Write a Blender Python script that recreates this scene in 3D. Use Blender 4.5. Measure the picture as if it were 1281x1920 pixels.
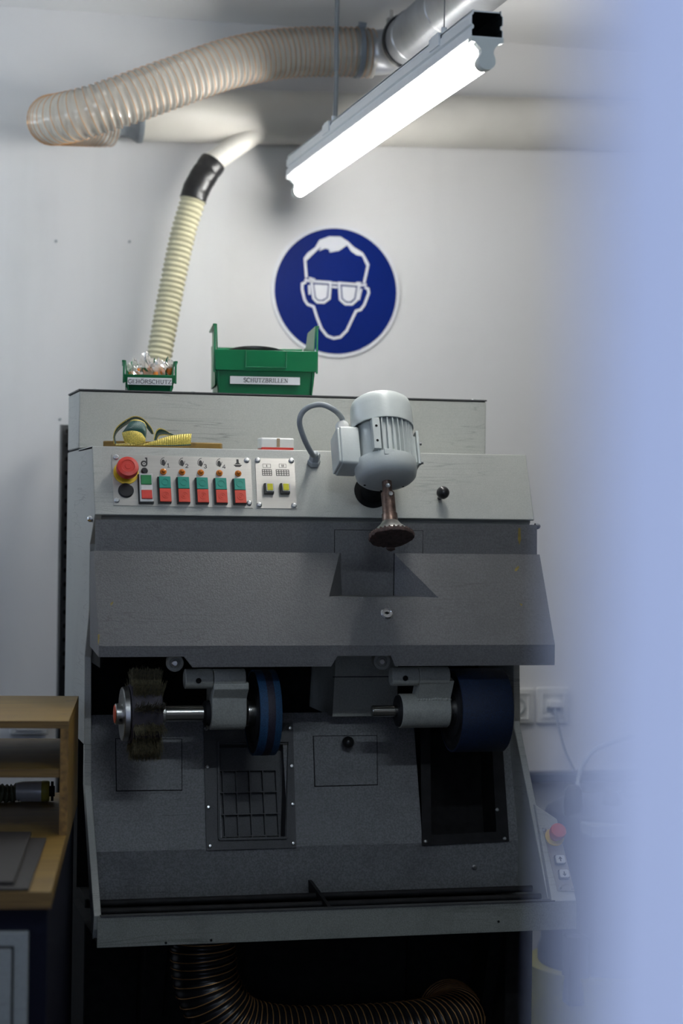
import bpy, math, random
from mathutils import Vector, Matrix, noise
random.seed(7)
for o in list(bpy.data.objects): bpy.data.objects.remove(o)
scene = bpy.context.scene
COL = scene.collection
PI = math.pi

# ---------------------------------------------------------------- camera
FPX, YAW, PITCH, ROLL, ZC = 3733.0, math.radians(13.85), -0.001, 0.0135, 1.38
CF = Vector((math.sin(YAW)*math.cos(PITCH), math.cos(YAW)*math.cos(PITCH), math.sin(PITCH)))
CR0 = Vector((math.cos(YAW), -math.sin(YAW), 0)); CU0 = CR0.cross(CF)
CR = CR0*math.cos(ROLL)+CU0*math.sin(ROLL); CU = CU0*math.cos(ROLL)-CR0*math.sin(ROLL)
CP = Vector((0, 0, ZC))
cd = bpy.data.cameras.new('camera'); cam = bpy.data.objects.new('camera', cd); COL.objects.link(cam)
cd.sensor_fit = 'VERTICAL'; cd.sensor_height = 36; cd.lens = FPX*36/1920
cd.clip_start = 0.02; cd.clip_end = 60
m = Matrix.Identity(4)
for i, a in enumerate((CR, CU, -CF)):
    for k in range(3): m[k][i] = a[k]
m.translation = CP
cam.matrix_world = m
cd.dof.use_dof = True; cd.dof.focus_distance = 3.72; cd.dof.aperture_fstop = 2.8; cd.dof.aperture_blades = 9
scene.camera = cam

# ---------------------------------------------------------------- light and exposure
vs = scene.view_settings
vs.view_transform = 'Standard'; vs.look = 'None'; vs.gamma = 1; vs.use_curve_mapping = False; vs.exposure = 0.0
world = bpy.data.worlds.new('world'); scene.world = world; world.use_nodes = True
bg = world.node_tree.nodes['Background']; bg.inputs[0].default_value = (0.53, 0.65, 1.0, 1); bg.inputs[1].default_value = 1.7
wl = bpy.data.lights.new('window_daylight', 'AREA'); wl.shape = 'RECTANGLE'; wl.size = 1.2; wl.size_y = 1.0
wl.energy = 18; wl.color = (0.60, 0.74, 1.0)                  # cool daylight through the window of the left wall
wo = bpy.data.objects.new('window_daylight', wl); COL.objects.link(wo)
wo.location = (-3.70, 1.85, 1.6); wo.rotation_euler = (0, math.radians(-90), 0)
TUBE_STRENGTH = 64.0

# ---------------------------------------------------------------- helpers: photo pixel -> point on a real plane of the room
def ray(u, v): return CF + CR*((u-640.5)/FPX) - CU*((v-960)/FPX)
def onY(u, v, Y): d = ray(u, v); return CP + d*(Y/d.y)
def onX(u, v, X): d = ray(u, v); return CP + d*(X/d.x)
def onZ(u, v, Z): d = ray(u, v); return CP + d*((Z-ZC)/d.z)
class Plane:
    """A flat face of something real: origin o, x to the right, y up along the face, n outwards."""
    def __init__(s, o, ex, ey):
        s.o = Vector(o); s.ex = Vector(ex).normalized(); s.ey = Vector(ey).normalized(); s.n = s.ex.cross(s.ey)
        s.M = Matrix(((s.ex.x, s.ey.x, s.n.x, s.o.x), (s.ex.y, s.ey.y, s.n.y, s.o.y), (s.ex.z, s.ey.z, s.n.z, s.o.z), (0, 0, 0, 1)))
    def at(s, u, v):
        d = ray(u, v); t = (s.o-CP).dot(s.n)/d.dot(s.n); p = CP+d*t-s.o
        return p.dot(s.ex), p.dot(s.ey)
    def frame(s, u, v, h=0):
        x, y = s.at(u, v); return s.M @ Matrix.Translation((x, y, h))

def axisM(p, z, xh=(1, 0, 0)):
    z = Vector(z).normalized(); x = Vector(xh); x = (x - z*x.dot(z))
    if x.length < 1e-4: x = Vector((0, 1, 0)) - z*z.y
    x.normalize(); y = z.cross(x)
    return Matrix(((x.x, y.x, z.x, p[0]), (x.y, y.y, z.y, p[1]), (x.z, y.z, z.z, p[2]), (0, 0, 0, 1)))

class G:
    def __init__(s): s.v = []; s.f = []; s.mi = []
    def add(s, vs_, fs, M=None, mat=0):
        b = len(s.v)
        s.v += [(M @ Vector(p)) if M else Vector(p) for p in vs_]
        s.f += [tuple(b+i for i in f) for f in fs]; s.mi += [mat]*len(fs)
        return s
    def box(s, x0, x1, y0, y1, z0, z1, M=None, mat=0):
        return s.add([(x0,y0,z0),(x1,y0,z0),(x1,y1,z0),(x0,y1,z0),(x0,y0,z1),(x1,y0,z1),(x1,y1,z1),(x0,y1,z1)],
                     [(0,3,2,1),(4,5,6,7),(0,1,5,4),(1,2,6,5),(2,3,7,6),(3,0,4,7)], M, mat)
    def prism(s, poly, z0, z1, M=None, mat=0):
        n = len(poly)
        return s.add([(p[0],p[1],z0) for p in poly]+[(p[0],p[1],z1) for p in poly],
                     [tuple(range(n-1,-1,-1)), tuple(range(n,2*n))]+[(i,(i+1)%n,n+(i+1)%n,n+i) for i in range(n)], M, mat)
    def prismX(s, poly, x0, x1, mat=0):            # poly of (Y, Z) pushed along X
        n = len(poly)
        return s.add([(x0,p[0],p[1]) for p in poly]+[(x1,p[0],p[1]) for p in poly],
                     [tuple(range(n-1,-1,-1)), tuple(range(n,2*n))]+[(i,(i+1)%n,n+(i+1)%n,n+i) for i in range(n)], None, mat)
    def rbox(s, x0, x1, y0, y1, r, z0, z1, M=None, mat=0, n=4):
        pts = []
        for cx, cy, a in ((x1-r,y1-r,0),(x0+r,y1-r,90),(x0+r,y0+r,180),(x1-r,y0+r,270)):
            for k in range(n+1):
                t = math.radians(a+90*k/n); pts.append((cx+r*math.cos(t), cy+r*math.sin(t)))
        return s.prism(pts, z0, z1, M, mat)
    def lathe(s, prof, M=None, n=24, mat=0):         # profile of (radius, height) round local z
        vs_, fs, rows = [], [], []
        for r, h in prof:
            if r < 1e-6: rows.append([len(vs_)]); vs_.append((0,0,h))
            else:
                rows.append(list(range(len(vs_), len(vs_)+n)))
                vs_ += [(r*math.cos(2*PI*k/n), r*math.sin(2*PI*k/n), h) for k in range(n)]
        for a, b in zip(rows, rows[1:]):
            for k in range(n):
                k2 = (k+1) % n
                if len(a) == 1 and len(b) == 1: continue
                if len(a) == 1: fs.append((a[0], b[k2], b[k]))
                elif len(b) == 1: fs.append((a[k], a[k2], b[0]))
                else: fs.append((a[k], a[k2], b[k2], b[k]))
        return s.add(vs_, fs, M, mat)
    def cyl(s, p0, p1, r0, r1=None, n=20, mat=0):
        p0 = Vector(p0); p1 = Vector(p1); L = (p1-p0).length; r1 = r0 if r1 is None else r1
        return s.lathe([(0,0),(r0,0),(r1,L),(0,L)], axisM(p0, p1-p0), n, mat)
    def ball(s, c, r, n=16, mat=0):
        return s.lathe([(r*math.sin(PI*k/8), -r*math.cos(PI*k/8)) for k in range(9)], Matrix.Translation(c), n, mat)
    def sweep(s, path, rad, n=12, caps=True, mat=0):
        P = [Vector(p) for p in path]; N = len(P)
        rad = rad if isinstance(rad, (list, tuple)) else [rad]*N
        T = [(P[min(i+1,N-1)]-P[max(i-1,0)]).normalized() for i in range(N)]
        x = Vector((0,0,1)).cross(T[0]);  x = x if x.length > .05 else Vector((1,0,0)).cross(T[0])
        x.normalize(); vs_, fs = [], []
        for i in range(N):
            x = (x-T[i]*x.dot(T[i])).normalized(); y = T[i].cross(x)
            vs_ += [P[i]+x*(rad[i]*math.cos(2*PI*k/n))+y*(rad[i]*math.sin(2*PI*k/n)) for k in range(n)]
        for i in range(N-1):
            for k in range(n): fs.append((i*n+k, i*n+(k+1)%n, (i+1)*n+(k+1)%n, (i+1)*n+k))
        if caps: fs += [tuple(range(n-1,-1,-1)), tuple(range((N-1)*n, N*n))]
        return s.add(vs_, fs, None, mat)
    def stroke(s, pts, w, z0, z1, M=None, mat=0, closed=False):      # thick 2D line, mitred joints
        P = [Vector((p[0], p[1])) for p in pts]; n = len(P); L, R_ = [], []
        for i in range(n):
            a = P[i-1] if (i > 0 or closed) else None; b = P[(i+1) % n] if (i < n-1 or closed) else None
            d1 = (P[i]-a).normalized() if a is not None else (b-P[i]).normalized()
            d2 = (b-P[i]).normalized() if b is not None else d1
            t = (d1+d2); t = t.normalized() if t.length > 1e-4 else d1
            nn = Vector((-t.y, t.x)); k = max(.45, nn.dot(Vector((-d1.y, d1.x))))
            L.append(P[i]+nn*(w/2/k)); R_.append(P[i]-nn*(w/2/k))
        for i in range(n if closed else n-1):
            j = (i+1) % n; s.prism([R_[i], R_[j], L[j], L[i]], z0, z1, M, mat)
        return s

WLOC = {}
def link(o, parent, c):
    COL.objects.link(o); WLOC[o.name] = Vector(c)
    if parent: o.parent = parent; o.location = Vector(c)-WLOC[parent.name]
    else: o.location = c
def mk(name, g, mats, parent=None, bevel=0, label=None, cat=None, group=None, kind=None, ang=32, origin=None, flat=False):
    xs = [p.x for p in g.v]; ys = [p.y for p in g.v]; zs = [p.z for p in g.v]
    c = Vector(origin) if origin else Vector(((min(xs)+max(xs))/2, (min(ys)+max(ys))/2, min(zs) if not parent else (min(zs)+max(zs))/2))
    me = bpy.data.meshes.new(name); me.from_pydata([tuple(p-c) for p in g.v], [], g.f)
    for mt in (mats if isinstance(mats, (list, tuple)) else [mats]): me.materials.append(mt)
    me.polygons.foreach_set('material_index', g.mi)
    if not flat:
        me.polygons.foreach_set('use_smooth', [True]*len(g.f)); me.update()
        me.set_sharp_from_angle(angle=math.radians(ang))
    me.validate(); me.update()
    o = bpy.data.objects.new(name, me); link(o, parent, c)
    if bevel:
        b = o.modifiers.new('bevel', 'BEVEL'); b.width = bevel; b.segments = 2; b.limit_method = 'ANGLE'; b.angle_limit = math.radians(40)
    return props(o, label, cat, group, kind)
def props(o, label=None, cat=None, group=None, kind=None):
    if label: o['label'] = label
    if cat: o['category'] = cat
    if group: o['group'] = group
    if kind: o['kind'] = kind
    return o
def empty(name, loc, label, cat, group=None):
    o = bpy.data.objects.new(name, None); o.empty_display_size = .1; link(o, None, loc); return props(o, label, cat, group)
def inst(src, M, parent, name=None):
    """copy of a mesh part, sharing its mesh, at frame M"""
    o = bpy.data.objects.new(name or src.name.split('.')[0], src); COL.objects.link(o)
    WLOC[o.name] = M.translation.copy()
    o.parent = parent; L = M.copy(); L.translation = M.translation-WLOC[parent.name]; o.matrix_local = L
    return o
def lmesh(name, g, mats):
    me = bpy.data.meshes.new(name); me.from_pydata([tuple(p) for p in g.v], [], g.f)
    for mt in (mats if isinstance(mats, (list, tuple)) else [mats]): me.materials.append(mt)
    me.polygons.foreach_set('material_index', g.mi); me.polygons.foreach_set('use_smooth', [True]*len(g.f)); me.update()
    me.set_sharp_from_angle(angle=math.radians(32)); return me
def smooth_path(pts, per=8):
    P = [Vector(p) for p in pts]; out = []
    for i in range(len(P)-1):
        a = P[max(i-1,0)]; b = P[i]; c = P[i+1]; d = P[min(i+2,len(P)-1)]
        for k in range(per):
            t = k/per
            out.append(.5*((2*b)+(c-a)*t+(2*a-5*b+4*c-d)*t*t+(3*b-a-3*c+d)*t**3))
    return out+[P[-1]]
def resample(path, step):
    out = [path[0].copy()]; acc = 0
    for a, b in zip(path, path[1:]):
        L = (b-a).length; pos = step-acc
        while pos <= L: out.append(a+(b-a)*(pos/L)); pos += step
        acc = (acc+L) % step if L else acc
    return out

# ---------------------------------------------------------------- materials
def nt(name):
    mt = bpy.data.materials.new(name); mt.use_nodes = True; t = mt.node_tree
    return mt, t, t.nodes['Principled BSDF'], t.links
def N(t, kind, **kw):
    n = t.nodes.new(kind)
    for k, v in kw.items():
        if k in n.inputs: n.inputs[k].default_value = v
        else: setattr(n, k, v)
    return n
def c4(c): return (c[0], c[1], c[2], 1)
def plain(name, col, rough=.5, metal=0., var=.06, scale=60, bump=0., bscale=300, coat=0., spec=.5):
    mt, t, b, L = nt(name)
    b.inputs['Roughness'].default_value = rough; b.inputs['Metallic'].default_value = metal; b.inputs['Coat Weight'].default_value = coat
    b.inputs['Specular IOR Level'].default_value = spec
    tc = N(t, 'ShaderNodeTexCoord'); nz = N(t, 'ShaderNodeTexNoise', Scale=scale, Detail=4.0)
    L.new(tc.outputs['Object'], nz.inputs['Vector'])
    rp = N(t, 'ShaderNodeValToRGB'); e = rp.color_ramp.elements
    e[0].position = .3; e[1].position = .7
    e[0].color = c4([max(0, x*(1-var)) for x in col]); e[1].color = c4([min(1, x*(1+var)) for x in col])
    L.new(nz.outputs[0], rp.inputs[0]); L.new(rp.outputs[0], b.inputs['Base Color'])
    if bump:
        n2 = N(t, 'ShaderNodeTexNoise', Scale=bscale, Detail=2.0); L.new(tc.outputs['Object'], n2.inputs['Vector'])
        bp = N(t, 'ShaderNodeBump', Strength=bump, Distance=.001); L.new(n2.outputs[0], bp.inputs['Height']); L.new(bp.outputs[0], b.inputs['Normal'])
    return mt
def paint(name, col, rough=.45, grain=.1, gscale=450, bump=.25, scuff=.4, scuff_col=(.12,.12,.11), dirt=.25, dirt_scale=5, sscale=7.0):
    """coated sheet metal: fine hammered grain, dark hairline scuffs, cloudy grime"""
    mt, t, b, L = nt(name); b.inputs['Roughness'].default_value = rough
    tc = N(t, 'ShaderNodeTexCoord'); O = tc.outputs['Object']
    g = N(t, 'ShaderNodeTexNoise', Scale=gscale, Detail=2.0); L.new(O, g.inputs['Vector'])
    r1 = N(t, 'ShaderNodeValToRGB'); r1.color_ramp.elements[0].position = .35; r1.color_ramp.elements[1].position = .65
    r1.color_ramp.elements[0].color = c4([x*(1-grain) for x in col]); r1.color_ramp.elements[1].color = c4([min(1, x*(1+grain)) for x in col])
    L.new(g.outputs[0], r1.inputs[0])
    d = N(t, 'ShaderNodeTexNoise', Scale=dirt_scale, Detail=6.0, Roughness=.65); L.new(O, d.inputs['Vector'])
    dr = N(t, 'ShaderNodeMapRange'); dr.inputs[1].default_value = .5; dr.inputs[2].default_value = .78; dr.inputs[3].default_value = 0; dr.inputs[4].default_value = dirt
    L.new(d.outputs[0], dr.inputs[0])
    mx = N(t, 'ShaderNodeMix', data_type='RGBA'); L.new(dr.outputs[0], mx.inputs[0]); L.new(r1.outputs[0], mx.inputs[6]); mx.inputs[7].default_value = c4([x*.45 for x in col])
    # scuffs: long thin hairlines in two directions, kept only in patches
    lines = []
    for rot, sc in ((.35, (1.6, 1.6, 22)), (-.9, (1.3, 1.3, 26))):
        wm = N(t, 'ShaderNodeMapping'); wm.inputs['Rotation'].default_value = (0, rot, 0); wm.inputs['Scale'].default_value = [s*sscale/15 for s in sc]; L.new(O, wm.inputs['Vector'])
        vo = N(t, 'ShaderNodeTexNoise', Scale=2.2, Detail=1.5); L.new(wm.outputs[0], vo.inputs['Vector'])
        sb = N(t, 'ShaderNodeMath', operation='SUBTRACT'); sb.inputs[1].default_value = .5; L.new(vo.outputs[0], sb.inputs[0])
        ab = N(t, 'ShaderNodeMath', operation='ABSOLUTE'); L.new(sb.outputs[0], ab.inputs[0])
        v1 = N(t, 'ShaderNodeMapRange'); v1.inputs[1].default_value = .0; v1.inputs[2].default_value = .010; v1.inputs[3].default_value = 1; v1.inputs[4].default_value = 0; L.new(ab.outputs[0], v1.inputs[0]); lines.append(v1)
    vr = N(t, 'ShaderNodeMath', operation='MAXIMUM'); L.new(lines[0].outputs[0], vr.inputs[0]); L.new(lines[1].outputs[0], vr.inputs[1])
    pn = N(t, 'ShaderNodeTexNoise', Scale=4.5, Detail=3.0); pm = N(t, 'ShaderNodeMapping'); pm.inputs['Location'].default_value = (3.1, 1.7, .4)
    L.new(O, pm.inputs['Vector']); L.new(pm.outputs[0], pn.inputs['Vector'])
    pr = N(t, 'ShaderNodeMapRange'); pr.inputs[1].default_value = .50; pr.inputs[2].default_value = .64; pr.inputs[3].default_value = 0; pr.inputs[4].default_value = scuff; L.new(pn.outputs[0], pr.inputs[0])
    mu = N(t, 'ShaderNodeMath', operation='MULTIPLY'); L.new(vr.outputs[0], mu.inputs[0]); L.new(pr.outputs[0], mu.inputs[1])
    m2 = N(t, 'ShaderNodeMix', data_type='RGBA'); L.new(mu.outputs[0], m2.inputs[0]); L.new(mx.outputs[2], m2.inputs[6]); m2.inputs[7].default_value = c4(scuff_col)
    L.new(m2.outputs[2], b.inputs['Base Color'])
    bp = N(t, 'ShaderNodeBump', Strength=bump, Distance=.0006); L.new(g.outputs[0], bp.inputs['Height']); L.new(bp.outputs[0], b.inputs['Normal'])
    return mt
def brushed(name, col, rough=.3, axis=(3, 400, 400)):
    mt, t, b, L = nt(name); b.inputs['Metallic'].default_value = 1
    tc = N(t, 'ShaderNodeTexCoord'); mp = N(t, 'ShaderNodeMapping'); mp.inputs['Scale'].default_value = axis
    nz = N(t, 'ShaderNodeTexNoise', Scale=1.0, Detail=3.0); L.new(tc.outputs['Object'], mp.inputs['Vector']); L.new(mp.outputs[0], nz.inputs['Vector'])
    rp = N(t, 'ShaderNodeValToRGB'); rp.color_ramp.elements[0].color = c4([x*.8 for x in col]); rp.color_ramp.elements[1].color = c4(col)
    L.new(nz.outputs[0], rp.inputs[0]); L.new(rp.outputs[0], b.inputs['Base Color'])
    mr = N(t, 'ShaderNodeMapRange'); mr.inputs[3].default_value = rough*.8; mr.inputs[4].default_value = rough*1.3; L.new(nz.outputs[0], mr.inputs[0]); L.new(mr.outputs[0], b.inputs['Roughness'])
    return mt
def wood(name, c0, c1, axis=(3, 40, 120), rough=.5):
    mt, t, b, L = nt(name); b.inputs['Roughness'].default_value = rough
    tc = N(t, 'ShaderNodeTexCoord'); mp = N(t, 'ShaderNodeMapping'); mp.inputs['Scale'].default_value = axis
    nz = N(t, 'ShaderNodeTexNoise', Scale=1.0, Detail=6.0, Distortion=.6); L.new(tc.outputs['Object'], mp.inputs['Vector']); L.new(mp.outputs[0], nz.inputs['Vector'])
    rp = N(t, 'ShaderNodeValToRGB'); rp.color_ramp.elements[0].position = .3; rp.color_ramp.elements[1].position = .7
    rp.color_ramp.elements[0].color = c4(c0); rp.color_ramp.elements[1].color = c4(c1); L.new(nz.outputs[0], rp.inputs[0])
    st = N(t, 'ShaderNodeTexNoise', Scale=25.0, Detail=3.0); L.new(tc.outputs['Object'], st.inputs['Vector'])
    sr = N(t, 'ShaderNodeMapRange'); sr.inputs[1].default_value = .66; sr.inputs[2].default_value = .74; sr.inputs[4].default_value = .6; L.new(st.outputs[0], sr.inputs[0])
    mx = N(t, 'ShaderNodeMix', data_type='RGBA'); L.new(sr.outputs[0], mx.inputs[0]); L.new(rp.outputs[0], mx.inputs[6]); mx.inputs[7].default_value = c4([x*.35 for x in c0])
    L.new(mx.outputs[2], b.inputs['Base Color']); return mt
def film(name, col, clear, rough=.12, gloss=.12):
    """thin clear plastic: mostly see-through, a little body colour, glossy"""
    mt = bpy.data.materials.new(name); mt.use_nodes = True; t = mt.node_tree; t.nodes.clear(); L = t.links
    out = N(t, 'ShaderNodeOutputMaterial'); tr = N(t, 'ShaderNodeBsdfTransparent'); tr.inputs[0].default_value = (1, .985, .95, 1)
    df = N(t, 'ShaderNodeBsdfDiffuse'); df.inputs[0].default_value = c4(col); tl = N(t, 'ShaderNodeBsdfTranslucent'); tl.inputs[0].default_value = c4(col)
    bd = N(t, 'ShaderNodeMixShader'); bd.inputs[0].default_value = .55; L.new(df.outputs[0], bd.inputs[1]); L.new(tl.outputs[0], bd.inputs[2])
    gl_ = N(t, 'ShaderNodeBsdfGlossy'); gl_.inputs['Roughness'].default_value = rough
    tc = N(t, 'ShaderNodeTexCoord'); nz = N(t, 'ShaderNodeTexNoise', Scale=40.0, Detail=3.0); L.new(tc.outputs['Object'], nz.inputs['Vector'])
    fr = N(t, 'ShaderNodeFresnel', IOR=1.45)
    mr = N(t, 'ShaderNodeMapRange'); mr.inputs[3].default_value = 1-clear-.06; mr.inputs[4].default_value = 1-clear+.06; L.new(nz.outputs[0], mr.inputs[0])
    mx = N(t, 'ShaderNodeMixShader'); L.new(mr.outputs[0], mx.inputs[0]); L.new(tr.outputs[0], mx.inputs[1]); L.new(bd.outputs[0], mx.inputs[2])
    m2 = N(t, 'ShaderNodeMixShader'); L.new(fr.outputs[0], m2.inputs[0]); L.new(mx.outputs[0], m2.inputs[1]); L.new(gl_.outputs[0], m2.inputs[2]); L.new(m2.outputs[0], out.inputs[0])
    return mt
def emit(name, col, s):
    mt, t, b, L = nt(name); b.inputs['Base Color'].default_value = c4((.9,.9,.9)); b.inputs['Emission Color'].default_value = c4(col); b.inputs['Emission Strength'].default_value = s
    return mt
def wallmat(name, col):
    mt, t, b, L = nt(name); b.inputs['Roughness'].default_value = .7; b.inputs['Specular IOR Level'].default_value = .25
    tc = N(t, 'ShaderNodeTexCoord'); O = tc.outputs['Object']
    n1 = N(t, 'ShaderNodeTexNoise', Scale=2.2, Detail=5.0, Roughness=.6); L.new(O, n1.inputs['Vector'])
    mp = N(t, 'ShaderNodeMapping'); mp.inputs['Scale'].default_value = (5, 1, .8); n2 = N(t, 'ShaderNodeTexNoise', Scale=1.6, Detail=4.0); L.new(O, mp.inputs['Vector']); L.new(mp.outputs[0], n2.inputs['Vector'])
    r1 = N(t, 'ShaderNodeMapRange'); r1.inputs[1].default_value = .5; r1.inputs[2].default_value = .8; r1.inputs[4].default_value = .22; L.new(n1.outputs[0], r1.inputs[0])
    r2 = N(t, 'ShaderNodeMapRange'); r2.inputs[1].default_value = .55; r2.inputs[2].default_value = .8; r2.inputs[4].default_value = .16; L.new(n2.outputs[0], r2.inputs[0])
    ad = N(t, 'ShaderNodeMath', operation='ADD'); L.new(r1.outputs[0], ad.inputs[0]); L.new(r2.outputs[0], ad.inputs[1])
    mx = N(t, 'ShaderNodeMix', data_type='RGBA'); L.new(ad.outputs[0], mx.inputs[0]); mx.inputs[6].default_value = c4(col); mx.inputs[7].default_value = c4([x*.6 for x in col]); L.new(mx.outputs[2], b.inputs['Base Color'])
    n3 = N(t, 'ShaderNodeTexNoise', Scale=220.0, Detail=2.0); L.new(O, n3.inputs['Vector']); bp = N(t, 'ShaderNodeBump', Strength=.12, Distance=.001); L.new(n3.outputs[0], bp.inputs['Height']); L.new(bp.outputs[0], b.inputs['Normal'])
    return mt

M_WALL = wallmat('wall_paint', (.74,.735,.73)); M_CEIL = plain('ceiling_paint', (.78,.78,.78), .8, var=.03, scale=3)
M_WALL2 = plain('brown_grey_wall_paint', (.30,.29,.28), .8, var=.05, scale=3)  # unseen walls kept dark to cut the light they bounce
M_FLOOR = plain('floor_vinyl', (.05,.05,.05), .6, var=.3, scale=8)
M_JAMB = plain('door_frame_paint', (.84,.86,.93), .6, var=.02, scale=6)
M_LIGHT = paint('light_grey_coating', (.45,.46,.425), .42, .06, 500, .12, .55, dirt=.22, sscale=15)
M_HOOD = paint('grey_hammered_coating', (.118,.119,.121), .42, .15, 330, .9, .55, (.05,.05,.05), dirt=.35, sscale=14)
M_BAY = paint('grey_grimy_coating', (.19,.195,.197), .5, .22, 300, 1.0, .4, (.03,.03,.03), dirt=.6, dirt_scale=7, sscale=16)
M_CAST = paint('light_grey_casting', (.38,.39,.345), .5, .1, 300, .9, .3, dirt=.45, dirt_scale=18)
M_TRAY = paint('shaded_tray_coating', (.25,.262,.235), .5, .16, 420, .5, .5, (.05,.05,.04), dirt=.5, dirt_scale=9)  # the light grey coating, darkened for the dim light at the tray
M_MOTOR = plain('motor_enamel', (.60,.64,.62), .35, var=.05, scale=20, bump=.15, bscale=250)
M_DARK = plain('black_parts_and_shade', (.012,.012,.012), .8, var=.3, spec=.2)  # black for dark parts, gaps and the shade inside and under the machine
M_GRIME = plain('black_grimy_steel', (.012,.012,.013), .65, var=.4, scale=30, bump=.4, spec=.25)
M_FRAME = paint('dark_grey_coating', (.055,.058,.06), .5, .2, 420, .5, .2, (.02,.02,.02), dirt=.6, dirt_scale=20)
M_BLACKP = plain('black_plastic', (.014,.014,.015), .3, var=.2)
M_STEEL = brushed('brushed_steel', (.62,.61,.58), .32)
M_ALU = brushed('brushed_plate', (.50,.485,.455), .38, (6, 500, 6))
M_TURN = brushed('turned_steel', (.55,.54,.51), .22, (400, 6, 6))
M_RUST = plain('brown_stained_steel', (.19,.13,.105), .4, .75, var=.5, scale=90)
M_RUBBER = plain('brown_rubber_disc', (.075,.045,.038), .75, var=.5, scale=120, bump=.6, bscale=400)
M_CHROME = plain('chrome', (.8,.8,.8), .12, 1, var=.05)
M_SCREW = plain('zinc_screw', (.66,.67,.68), .28, 1, var=.1)
M_RED = plain('red_plastic', (.62,.045,.03), .38, var=.05); M_YEL = plain('yellow_plastic', (.72,.48,.02), .45, var=.04)
M_TEAL = plain('teal_push_button', (.0,.25,.185), .4, var=.08); M_ORED = plain('orange_red_push_button', (.66,.06,.03), .4, var=.08)
M_GRN = plain('green_plastic', (.01,.2,.06), .4); M_WHITE = plain('white_plastic', (.7,.7,.68), .4, var=.03)
M_AMBER = plain('amber_lens', (.65,.19,.015), .15, var=.15, coat=.6); M_LIME = plain('yellow_lens', (.66,.62,.03), .3, var=.04)
M_PRINT = plain('black_print', (.015,.015,.015), .55, var=.05); M_PAPER = plain('label_paper', (.78,.79,.80), .6, var=.03)
M_CABLE = plain('grey_cable', (.30,.33,.35), .5, var=.05); M_WIRE = plain('steel_wire', (.25,.26,.27), .4, .6)
M_BINL = plain('green_bin_plastic', (.0,.165,.055), .33, var=.08, scale=14, bump=.05); 
M_BLUE = plain('sign_blue', (.0,.012,.14), .5, var=.03, spec=.15); M_SWHITE = plain('sign_white', (.74,.75,.78), .45, var=.02)
M_PIPE = plain('pale_pipe_plastic', (.60,.58,.53), .35, var=.06, scale=9); M_BRANCH = plain('white_pipe_plastic', (.70,.68,.62), .35, var=.05, scale=20)
M_TAPE = plain('black_tape', (.010,.010,.011), .32, var=.3, bump=.5, bscale=80); M_CREAM = plain('cream_ribbed_plastic', (.56,.53,.36), .5, var=.08, scale=30)
M_GALV = plain('galvanised_steel', (.44,.455,.47), .36, .7, var=.15, scale=14); M_GREYR = plain('grey_rubber', (.22,.25,.28), .5, var=.12)
M_FILM = film('clear_hose_film', (.95,.93,.86), .42, .12); M_COPPER = plain('copper_wire', (.62,.33,.13), .3, .55, var=.1)
M_LAMP = plain('lamp_enamel', (.76,.80,.83), .35, var=.02); M_LAMPIN = plain('shaded_lamp_inside', (.02,.024,.024), .7, spec=.2); M_CAPW = plain('lampholder_plastic', (.62,.67,.66), .45, var=.02)  # inner lamp faces coloured near black for the shade in the housing
M_TUBE = emit('lit_tube', (1.0, .985, .95), TUBE_STRENGTH)
M_TUBE2 = emit('lit_cool_tube', (.78, .89, 1.0), TUBE_STRENGTH*1.2)
M_TUBE3 = emit('lit_dim_cool_tube', (.74, .87, 1.0), TUBE_STRENGTH*.62)
M_WOOD = wood('oiled_wood', (.16,.088,.011), (.24,.142,.019), (4, 60, 60)); M_PLY = wood('plywood_edge', (.09,.045,.009), (.22,.13,.03), (6, 20, 420))
M_MAT = plain('dark_grey_mat', (.020,.016,.0145), .7, var=.15, scale=200, bump=.3, bscale=500); M_NAVY = plain('navy_enamel', (.003,.004,.014), .6, var=.1, spec=.2)
M_DOORG = paint('pale_cabinet_coating', (.30,.32,.31), .5, .08, 400, .2, .2, dirt=.2)
M_ABR = plain('blue_abrasive', (.002,.013,.045), .6, var=.8, scale=700, bump=.9, bscale=900); M_ABRG = plain('blue_abrasive_bright', (.010,.055,.13), .6, var=.5, scale=600, bump=.8, bscale=900)
M_BRIST = plain('bristle_hair', (.17,.15,.085), .6, var=.6, scale=200); M_ORANGE = plain('orange_cap', (.85,.10,.02), .4)
M_GREENR = plain('green_satin', (.0,.052,.045), .38, var=.1); M_GOLD = plain('gold_thread', (.72,.57,.12), .35, .2, var=.35, scale=500, bump=.4, bscale=800)
M_PLUG = plain('orange_foam', (.8,.25,.04), .7); M_BAG = film('clear_bag_film', (.85,.82,.8), .45, .15)
M_SILVER = plain('bright_tinplate', (.72,.74,.76), .3, .35, var=.05)
M_OLIVE = plain('olive_hose', (.10,.11,.06), .6); M_SMOKE = plain('dark_blue_plastic', (.035,.045,.075), .5); M_LYEL = plain('yellow_bucket_plastic', (.42,.38,.06), .45)
M_CARD = plain('brown_card', (.32,.24,.15), .7)

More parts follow.
